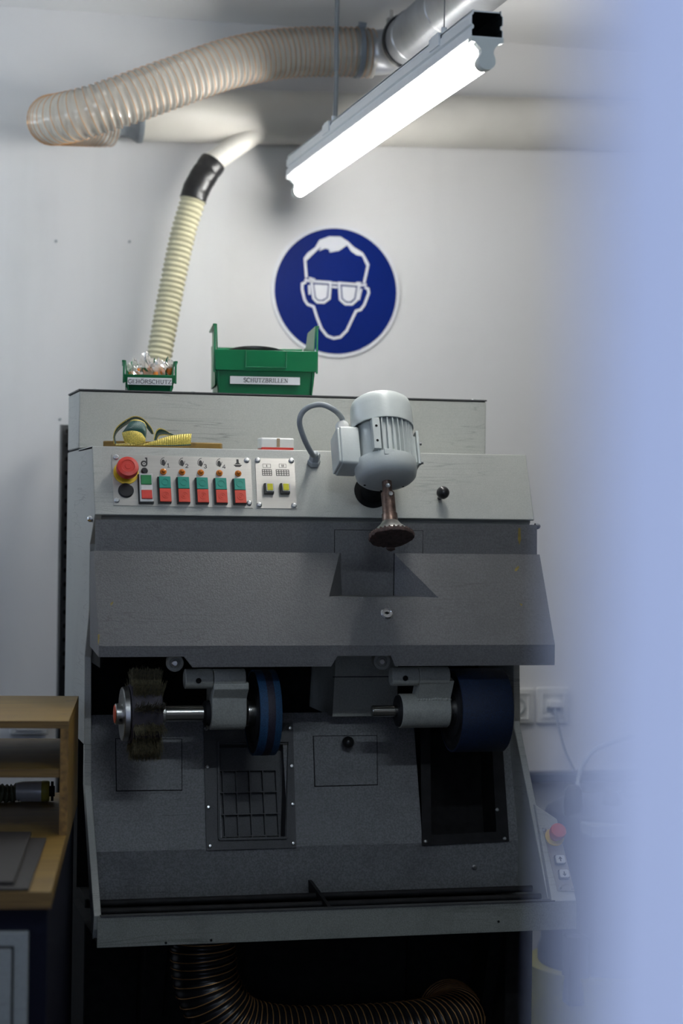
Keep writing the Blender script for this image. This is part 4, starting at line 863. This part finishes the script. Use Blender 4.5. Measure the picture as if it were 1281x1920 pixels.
# black suction hose with copper spiral under the tray
hp = [Vector((.655,3.70,.598)), Vector((.655,3.70,.54)), Vector((.668,3.70,.470)), Vector((.715,3.70,.405)), Vector((.80,3.70,.375)), Vector((.93,3.70,.368)), Vector((1.08,3.72,.366)), Vector((1.18,3.80,.364)), Vector((1.20,3.90,.362))]
Q = resample(smooth_path(hp, 16), .002)
uh = empty('under_machine_hose', (.9,3.70,.34), 'dark suction hose with copper spiral bending below the tray', 'hose')
pq = [2*PI*i*.002/.0145 for i in range(len(Q))]
mk('hose_wall', G().sweep(Q, [.0600+.0018*math.cos(a) for a in pq], 30), M_BLACKP, uh, ang=80)
mk('spiral_wire', helix(Q, pq, .0620, .0012), M_COPPER, uh, ang=80)

# ================================================================ THINGS ON TOP OF THE MACHINE
ZBOX, ZLEDGE = 1.6112, 1.4925
def make_bin(name, label, W, H, HL, D, M, txt, lab, txtbox, notch):
    b = empty(name, M.translation, label, 'bin', 'green stacking bins on the machine')
    t = .0022; x = W/2
    g = G()
    g.box(-x+.008, x-.008, .014, D, 0, t, M)                                                    # floor
    g.box(-x+.006, x-.006, D-t, D, 0, H*.80, M)                                                 # back
    for s in (-1, 1):
        yz = [(0,.0),(D,.0),(D,H*.80),(D*.80,H*.80),(D*.70,H),(.004,H),(.004,HL),(0,HL)]
        n = len(yz); q = [(s*(x-.007+.007*z/H), y, z) for y, z in yz]+[(s*(x-.007-t+.007*z/H), y, z) for y, z in yz]
        g.add(q, [tuple(range(n)), tuple(range(2*n-1,n-1,-1))]+[(i, n+i, n+(i+1)%n, (i+1)%n) for i in range(n)], M)
        g.box(min(s*x, s*(x+.006)), max(s*x, s*(x+.006)), .0, D*.72, H-.004, H, M)              # out-turned rim
        g.box(min(s*x, s*(x+.004)), max(s*x, s*(x+.004)), .0, .006, HL*.5, H, M)                # front stiffener
        g.box(min(s*(x-.004), s*(x-.0015)), max(s*(x-.004), s*(x-.0015)), D*.2, D*.9, H*.15, H*.7, M)
    g.add([(-x+.006,.012,0),(x-.006,.012,0),(x-.001,.006,HL*.56),(-x+.001,.006,HL*.56),(-x+.006,.015,0),(x-.006,.015,0),(x-.001,.009,HL*.56),(-x+.001,.009,HL*.56)],
          [(0,1,2,3),(7,6,5,4),(0,3,7,4),(1,5,6,2),(3,2,6,7),(0,4,5,1)], M)                     # set-back front
    g.add([(-x,-.004,HL*.54),(x,-.004,HL*.54),(x+.003,-.010,HL),(-x-.003,-.010,HL),(-x,.008,HL*.54),(x,.008,HL*.54),(x+.003,-.0065,HL),(-x-.003,-.0065,HL)],
          [(0,1,2,3),(7,6,5,4),(0,3,7,4),(1,5,6,2),(3,2,6,7),(0,4,5,1)], M)                     # grip band
    mk('bin_body', g, M_BINL, b, .0008)
    if notch:
        fm = M @ Matrix(((1,0,0,0),(0,0,-1,-.0075),(0,1,0,0),(0,0,0,1)))
        mk('label_slot', G().stroke([(-x*.40,HL),(-x*.40,HL*.62),(x*.40,HL*.62),(x*.40,HL)], .0016, -.001, .0035, fm), M_BINL, b)
    fy = lab[4]; fm = M @ Matrix(((1,0,0,0),(0,0,-1,fy),(0,1,0,0),(0,0,0,1)))
    lb_ = mk('paper_label', G().box(lab[0], lab[1], lab[2], lab[3], 0, .0006, fm), M_PAPER, b)
    mk('lettering', write(G(), txt, txtbox[0], txtbox[2], txtbox[1]-txtbox[0], txtbox[3], fm, .0006, .0009), M_PRINT, lb_)
    return b
def binM(u, v, Y, ang): p = onY(u, v, Y); return Matrix.Translation((p.x, Y, ZBOX+.0004)) @ Matrix.Rotation(math.radians(ang), 4, 'Z')
BM1 = binM(498, 738, 3.955, -7.5)
make_bin('storage_bin', 'large green plastic bin labelled SCHUTZBRILLEN on the machine top', .204, .142, .089, .245, BM1, 'SCHUTZBRILLEN', (-.072,.070,.021,.0365,.0025), (-.045,.046,.0248,.0085), True)
BM2 = binM(280.5, 732, 3.955, -7.5)
make_bin('storage_bin', 'small green plastic bin labelled GEHÖRSCHUTZ full of earplug packets', .099, .062, .033, .16, BM2, 'GEHÖRSCHUTZ', (-.044,.044,.0125,.0268,-.0105), (-.043,.0435,.0150,.0078), False)
# dark visor lying in the large bin
M = BM1 @ Matrix.Translation((-.015,.05,.076))
g = G(); n = 24; vs_ = []
for k in range(n+1):
    a = math.radians(160-140*k/n); vs_ += [(.062*math.cos(a), .05*math.sin(a), .004+.012*math.sin(PI*k/n)), (.062*math.cos(a), .05*math.sin(a)+.003, .019+.012*math.sin(PI*k/n)), (.055*math.cos(a), .05*math.sin(a)+.05, .012)]
g.add(vs_, [(3*k+j, 3*k+3+j, 3*k+4+j, 3*k+1+j) for k in range(n) for j in (0, 1)], M)
vis = mk('goggles', g, M_BLACKP, None, label='dark safety goggles lying inside the large green bin', cat='goggles'); vis.modifiers.new('s', 'SOLIDIFY').thickness = .002
mk('card', G().box(-.085, .09, .06, .20, .004, .074, BM1), M_CARD, None, .001, label='brown cardboard pack lying inside the large green bin', cat='box')
# earplug packets: crumpled film around orange foam plugs
rp = random.Random(21)
spots = [(-.030,.040,.042,0), (-.006,.055,.050,1), (.018,.035,.044,2), (.034,.060,.046,3), (.008,.10,.046,4)]
desc = ['crumpled clear earplug packet at the left end of the small bin', 'tall crumpled clear earplug packet in the middle of the small bin', 'clear earplug packet with orange plugs at front of small bin', 'crumpled clear earplug packet at the right end of the small bin', 'crumpled clear earplug packet at the back of the small bin']
for (x, y, z, i), ds in zip(spots, desc):
    p = BM2 @ Vector((x, y, z))
    pk = empty('earplug_packet', p-Vector((0,0,.02)), ds, 'packet', 'earplug packets in the small bin')
    g = G(); vs_, fs = [], []; nu, nv = 14, 10
    for b in range(nv+1):
        th = PI*b/nv
        for a in range(nu):
            ph_ = 2*PI*a/nu; q = Vector((math.sin(th)*math.cos(ph_), math.sin(th)*math.sin(ph_), math.cos(th)))
            k = 1+.55*noise.noise(q*2.6+Vector((i*7.1, 2, 3)))+.35*noise.noise(q*6+Vector((i*3, 1, 9)))
            vs_.append((p.x+q.x*.016*k, p.y+q.y*.014*k, p.z+q.z*(.022+.006*(i == 1))*k))
    fs = [(b*nu+a, b*nu+(a+1)%nu, (b+1)*nu+(a+1)%nu, (b+1)*nu+a) for b in range(nv) for a in range(nu)]
    g.add(vs_, fs); mk('film', g, M_BAG, pk, flat=True)
    for s in (-1, 1):
        c = p+Vector((s*.006, -.006, -.006+.004*s)); d = Vector((rp.uniform(-.6,.6), rp.uniform(-.4,.2), 1)).normalized()
        mk('foam_plug', G().lathe([(0,-.010),(.005,-.009),(.0058,0),(.0048,.008),(0,.011)], axisM(c, d), 12), M_PLUG, pk, ang=60)
# wooden slat and ribbon on the ledge
a, b = onY(198, 835, 3.80), onY(424, 838, 3.80)
wv = [(x_, y_+.05) for x_, y_ in [(a.x,3.795),(a.x+.04,3.775),(b.x-.03,3.770),(b.x-.006,3.775),(b.x,3.79),(b.x-.004,3.81),(b.x-.03,3.82),(a.x+.02,3.815)]]
mk('wooden_slat', G().prism(wv, ZLEDGE+.0003, ZLEDGE+.015), M_WOOD, None, .002, label='flat wooden slat lying under the ribbon on the machine', cat='slat')
zs = lambda p: ((p[0]/2.562)+100, (p[1]/2.562)+700)
ribbon = empty('ribbon', onY(285, 838, 3.76), 'loosely folded dark green ribbon with gold edges on the machine', 'ribbon')
def strip(e1, e2, bands, name='loop'):
    """ribbon surface between two edge lines of (u,v,Y); bands = material per column"""
    A = smooth_path([onY(*zs(p), p[2]) for p in e1], 6); B_ = smooth_path([onY(*zs(p), p[2]) for p in e2], 6); nc = len(bands)
    tot = sum(w for w, _ in bands); cum = [0]
    for w, _ in bands: cum.append(cum[-1]+w/tot)
    g = G(); n = len(A); vs_ = [A[i].lerp(B_[i], c) for i in range(n) for c in cum]
    for i in range(n-1):
        for k in range(nc): g.add([vs_[i*(nc+1)+k], vs_[i*(nc+1)+k+1], vs_[(i+1)*(nc+1)+k+1], vs_[(i+1)*(nc+1)+k]], [(0,1,2,3)], None, bands[k][1])
    o = mk(name, g, [M_GREENR, M_GOLD], ribbon, ang=70)
    for v in o.data.vertices: v.co.z = max(v.co.z, ZLEDGE+.0006-WLOC[o.name].z)
    sm = o.modifiers.new('thick', 'SOLIDIFY'); sm.thickness = .0005; sm.offset = 0
GB = [(.16,1),(.68,0),(.16,1)]
strip([(292,340,3.76),(288,300,3.755),(302,262,3.75),(335,232,3.75),(378,208,3.75),(412,208,3.755),(442,226,3.76),(472,262,3.77),(484,292,3.775)],
      [(303,338,3.785),(298,304,3.785),(314,276,3.785),(350,248,3.785),(386,226,3.785),(404,224,3.785),(430,240,3.785),(454,268,3.785),(472,292,3.79)], [(.2,1),(.8,0)])
strip([(372,228,3.745),(392,222,3.74),(420,226,3.74),(440,238,3.742),(448,262,3.745),(446,300,3.75),(438,338,3.752)],
      [(332,284,3.735),(352,290,3.725),(388,288,3.722),(420,290,3.725),(436,305,3.73),(438,325,3.735),(436,342,3.74)], [(.08,1),(.92,0)])
strip([(332,284,3.735),(352,278,3.722),(388,276,3.718),(422,286,3.722),(442,312,3.73)], [(342,318,3.738),(362,336,3.728),(392,340,3.724),(420,338,3.727),(442,336,3.735)], [(1,1)])
strip([(330,284,3.736),(336,310,3.74),(346,338,3.745)], [(346,286,3.75),(352,310,3.752),(360,338,3.755)], [(1,1)])
strip([(482,318,3.745),(492,280,3.742),(508,264,3.742),(530,268,3.745),(556,284,3.75)], [(496,330,3.76),(508,304,3.76),(530,298,3.762),(560,300,3.765),(600,304,3.77)], GB)
strip([(440,338,3.735),(480,326,3.732),(540,306,3.73),(600,294,3.732),(664,290,3.735)], [(440,348,3.735),(480,348,3.73),(540,349,3.728),(600,349,3.73),(660,346,3.733)], [(.9,1),(.10,0)])
strip([(300,338,3.77),(380,334,3.765),(440,330,3.76)], [(300,346,3.74),(380,346,3.735),(440,346,3.73)], [(1,1)])
# white and red box
a, b = onY(489.5, 842, 3.775), onY(552, 843, 3.775)
bx = mk('small_box', G().rbox(a.x, b.x, 3.775, 3.815, .004, ZLEDGE+.004, ZLEDGE+.0255), M_WHITE, None, .003, label='small white box with a red base beside the cable', cat='box')
mk('red_base', G().rbox(a.x+.001, b.x-.001, 3.7745, 3.8155, .003, ZLEDGE, ZLEDGE+.007), M_RED, bx)
mk('dark_stripe', G().box((a.x+b.x)/2-.002, (a.x+b.x)/2+.004, 3.7742, 3.776, ZLEDGE+.008, ZLEDGE+.0245), M_CARD, bx)

# ================================================================ WORKBENCH AT THE LEFT
pc = CP+ray(96, 1672)*2.8; ZD = pc.z
ANG = math.atan2(.0662, .445)                                     # the bench stands turned a little against the machine
BM = Matrix.Translation((pc.x, pc.y, 0)) @ Matrix.Rotation(-ANG, 4, 'Z')     # x: right, y: back along its right edge
BI = BM.inverted()
def bz(u, v, z): p = BI @ onZ(u, v, z); return p.x, p.y
bench = empty('workbench', BM @ Vector((-.5,.5,0)), 'wooden topped workbench with navy cabinet at the left', 'workbench')
BD = .98
mk('bench_top', G().box(-1.15, 0, 0, BD, ZD-.024, ZD, BM), M_WOOD, bench, .0015)
mk('edge_band', G().box(-1.15, .0005, -.0008, .004, ZD-.024, ZD-.0005, BM), M_PLY, bench)
mk('carcass', G().box(-1.13, -.006, .02, BD-.02, .08, ZD-.024, BM), M_NAVY, bench, .002)
mk('plinth', G().box(-1.12, -.05, .06, BD-.05, 0, .08, BM), M_DARK, bench)
q = CP+ray(55, 1743)*2.82; dxr = (BI @ q).x; dzt = q.z
dr_ = mk('cabinet_door', G().box(-.62, dxr, .004, .02, .10, dzt, BM), M_DOORG, bench, .002)
pr2 = CP+ray(28, 1768)*2.82; px_ = (BI @ pr2).x
mk('door_groove', G().box(-.60, px_, .0028, .0045, .14, pr2.z, BM), M_DARK, dr_)
mk('door_panel', G().box(-.60, px_-.003, .0015, .0045, .14, pr2.z-.003, BM), M_DOORG, dr_, .001)
# shelf unit on the bench
fx, fy = bz(122, 1566, ZD); tq = (onZ(122,1566,ZD)-CP).dot(CF)
ZS = (CP+ray(127, 1352)*tq).z; kx, ky = bz(146, 1305, ZS)
xs0, th = fx+.0035, .0135
shelf = empty('bench_shelf', BM @ Vector((xs0-.3, fy+.2, ZD)), 'plywood shelf unit with one middle board standing on the bench', 'shelf')
mk('top_board', G().box(-1.0, xs0, fy, ky, ZS-.0125, ZS, BM), M_WOOD, shelf, .0006)
mk('top_edge', G().box(-1.0, xs0+.0003, fy-.0008, fy+.002, ZS-.0123, ZS-.0004, BM), M_PLY, shelf)
mk('side_board', G().box(xs0-th, xs0, fy, ky, ZD, ZS-.0125, BM), M_WOOD, shelf, .0006)
mk('side_edge', G().box(xs0-th+.0004, xs0-.0002, fy-.0008, fy+.002, ZD, ZS-.0125, BM), plain('plywood_edge_upright', (.23,.125,.03), .55, var=.45, scale=90), shelf)
mk('side_board', G().box(-1.0, -1.0+th, fy, ky, ZD, ZS-.0125, BM), M_WOOD, shelf, .0006)
mz = (CP+ray(60, 1441.5)*tq).z
mk('middle_board', G().box(-1.0+th, xs0-th, fy+.004, ky, mz-.0145, mz, BM), M_WOOD, shelf, .0006)
mk('middle_edge', G().box(-1.0+th, xs0-th-.001, fy+.0032, fy+.006, mz-.0143, mz-.0004, BM), M_PLY, shelf)
# mats on the bench
zq = lambda p: (p[0]/2.909, 1260+p[1]/2.909)
def mat_(pts, z0, th, label):
    poly = [bz(*zq(p), z0+th) for p in pts]
    return mk('bench_mat', G().prism(poly[::-1], z0, z0+th, BM), M_MAT, None, .0012, label=label, cat='mat', group='mats on the bench')
mat_([(-380,902),(255,903),(158,1181),(-420,1183)], ZD, .004, 'lower brown grey mat lying on the wooden bench, reaching further right')
mat_([(-400,868),(172,870),(75,1142),(-440,1142)], ZD+.004, .006, 'upper dark grey mat lying on top of the other mat')
# silver canister with olive hose, seen below the middle board
cy0 = onZ(60, 1499, ZD); tcy = (cy0-CP).dot(CF); cr = 20*tcy/FPX
cA = BM @ Vector(((BI @ (CP+ray(33,1480)*tcy)).x, (BI @ cy0).y-.03, ZD+cr)); cB = BM @ Vector(((BI @ (CP+ray(104,1480)*tcy)).x, (BI @ cy0).y-.03, ZD+cr))
can = empty('metal_canister', (cA+cB)/2-Vector((0,0,cr)), 'silver metal canister lying on the bench behind the shelf', 'canister')
L_ = (cB-cA).length
mk('canister_body', G().lathe([(0,0),(cr*.86,0),(cr*.92,.004),(cr*.92,.007),(cr,.010),(cr,L_*.66),(0,L_*.66)], axisM(cA, cB-cA), 32), M_SILVER, can)
mk('yellow_ring', G().lathe([(0,L_*.66),(cr*.96,L_*.66),(cr*.98,L_*.70),(cr*.98,L_*.82),(cr*.9,L_*.86),(0,L_*.86)], axisM(cA, cB-cA), 28), M_LYEL, can)
mk('clamp_lever', G().lathe([(0,L_*.86),(cr*.5,L_*.86),(cr*.5,L_),(0,L_)], axisM(cA, cB-cA), 16).box(-.003,.003,-cr*.9,cr*.9,L_*.9,L_*.97, axisM(cA, cB-cA)), M_GRIME, can)
hA = cA+Vector((.002,0,-.002)); hpth = resample(smooth_path([hA, hA+Vector((-.02,0,-.002)), hA+Vector((-.07,-.005,.006)), hA+Vector((-.16,0,.02))], 10), .0015)
mk('hose_stub', G().sweep(hpth, [cr*.80+.0018*math.cos(2*PI*i*.0015/.010) for i in range(len(hpth))], 20), M_OLIVE, can, ang=80)
# pale box fixed to the wall behind the shelf
a, b = onY(20, 1345, YW-.03), onY(90, 1377, YW-.03)
wb_ = mk('wall_box', G().box(a.x, b.x, YW-.03, YW, b.z, a.z), M_WHITE, None, .003, label='pale flat box fixed to the wall behind the shelf', cat='box')
mk('cover', G().box(a.x+.012, b.x-.012, YW-.034, YW-.03, b.z+.010, a.z-.006), M_WHITE, wb_, .001)
# perforated upright behind the machine
a = onY(112.5, 797, 4.60); b = onY(133, 797, 4.60)
up = mk('steel_upright', G().box(a.x, a.x+.0022, 4.56, 4.60, 0, a.z).box(a.x, b.x+.012, 4.60, 4.6022, 0, a.z+.001).box(b.x+.010, b.x+.012, 4.56, 4.60, 0, a.z), M_FRAME, None, .0005, label='dark perforated steel upright standing between machine and wall', cat='upright')
hm = lmesh('slot_hole', G().lathe([(.010,0),(.010,.003),(.006,.003),(.006,.0005),(0,.0005)], None, 16), M_FRAME)
hd = lmesh('slot_hole', G().lathe([(.0055,.0008),(0,.0008)], None, 12), M_DARK)
for k in range(18): inst(hm, axisM((a.x+.018, 4.60, a.z-.014-.032*k), (0,-1,0)), up); inst(hd, axisM((a.x+.018, 4.5995, a.z-.014-.032*k), (0,-1,0)), up)

# ================================================================ WALL AND CORNER AT THE RIGHT
WP = Plane((0, YW, 0), (1,0,0), (0,0,1))
def socket(u0, v0, u1, v1, label):
    x0, x1, y0, y1 = rect(WP, u0, v0, u1, v1)
    s = mk('wall_socket', G().rbox(x0, x1, y0, y1, .004, 0, .009, WP.M), M_WHITE, None, .002, label=label, cat='socket', group='sockets on the wall')
    w = (x1-x0); cx, cy = (x0+x1)/2, (y0+y1)/2
    mk('socket_frame', G().stroke([(cx-w*.34,cy-w*.34),(cx+w*.34,cy-w*.34),(cx+w*.34,cy+w*.34),(cx-w*.34,cy+w*.34)], .004, .009, .012, WP.M, closed=True), M_WHITE, s)
    return s, cx, cy, w
sB, cx, cy, w = socket(1006, 1289, 1066, 1355, 'square white wall socket with a grey cable plugged in')
mk('flap', G().box(cx-.018, cx+.018, cy-.004, cy+.012, .009, .03, WP.M), M_WHITE, sB, .002); mk('slot', G().box(cx-.018, cx+.018, cy-.013, cy-.004, .009, .0125, WP.M), M_CABLE, sB)
sA, cx2, cy2, w2_ = socket(934, 1291, 1000, 1356, 'round-well white wall socket half hidden by the machine side')
mk('socket_well', G().lathe([(.0215,.009),(.0215,.0125),(.0195,.0125),(.0190,.004),(0,.004)], WP.M @ Matrix.Translation((cx2, cy2, 0)), 28), M_CABLE, sA)
pts = [Vector((cx, YW-.015, cy-.008))]+[onY(u, v, YW-y) for u, v, y in ((1043,1335,.03),(1050,1370,.03),(1062,1410,.03),(1080,1448,.03),(1090,1480,.03),(1100,1510,.03),(1112,1560,.02))]
mk('socket_cable', G().sweep(smooth_path(pts), .0028, 8), M_CABLE, None, label='thin grey cable hanging down from the right wall socket', cat='cable')
a = onY(985, 1452, YW-.06); b = onY(985, 1470, YW-.06)
rl = mk('wall_rail', G().rbox(0, .055, b.z, a.z, .004, a.x, XWR-.3, Matrix(((0,0,1,0),(-1,0,0,YW),(0,1,0,0),(0,0,0,1)))), M_SMOKE, None, label='dark horizontal rail fixed to the wall below the sockets', cat='rail')
pts = [onY(1190, 1380, YW)]+[onY(u, v, y) for u, v, y in ((1150,1392,4.70),(1115,1408,4.688),(1092,1440,4.686),(1085,1475,4.68),(1095,1500,4.64),(1105,1540,4.64),(1110,1620,4.66))]
mk('looped_cable', G().sweep(smooth_path(pts), .006, 10), M_CABLE, None, label='grey cable looping over the wall rail', cat='cable')
# dark dust extractor on a yellow bucket
ex0 = onY(1046, 1640, 4.25); R = .17; ec = Vector((ex0.x+R-.01, 4.30, 0)); ztop = onY(1080, 1515, 4.2).z; zmid = onY(1080, 1800, 4.2).z
vac = empty('dust_extractor', ec, 'dark dust extractor with knobs on a yellow drum beside the machine', 'extractor')
mk('motor_head', G().lathe([(0,ztop),(R*.75,ztop),(R*.95,ztop-.02),(R,ztop-.05),(R,zmid+.02),(R*1.04,zmid),(R*1.04,zmid-.03),(0,zmid-.03)], Matrix.Translation((ec.x, ec.y, 0)), 36), M_SMOKE, vac, .003)
mk('drum', G().lathe([(0,0),(R*1.06,0),(R*1.20,zmid-.045),(R*1.22,zmid-.03),(0,zmid-.03)], Matrix.Translation((ec.x, ec.y, 0)), 36), M_LYEL, vac)
mk('grey_panel', G().box(ec.x-R*.75, ec.x-R*.2, ec.y-R-.004, ec.y-R*.6, onY(1090,1578,4.08).z, onY(1090,1556,4.08).z), M_CABLE, vac, .003)
for dx, hh in ((-R*.75, .035), (-R*.2, .02)): mk('knob', G().lathe([(0,-.03),(.02,-.03),(.024,0),(.020,hh),(.012,hh+.01),(0,hh+.01)], Matrix.Translation((ec.x+dx, ec.y-.06, ztop)), 16), M_BLACKP, vac)
mk('latch', G().box(ec.x-R*.98, ec.x-R*.7, ec.y-R*.9, ec.y-R*.6, zmid-.09, zmid+.06), M_SMOKE, vac, .004)
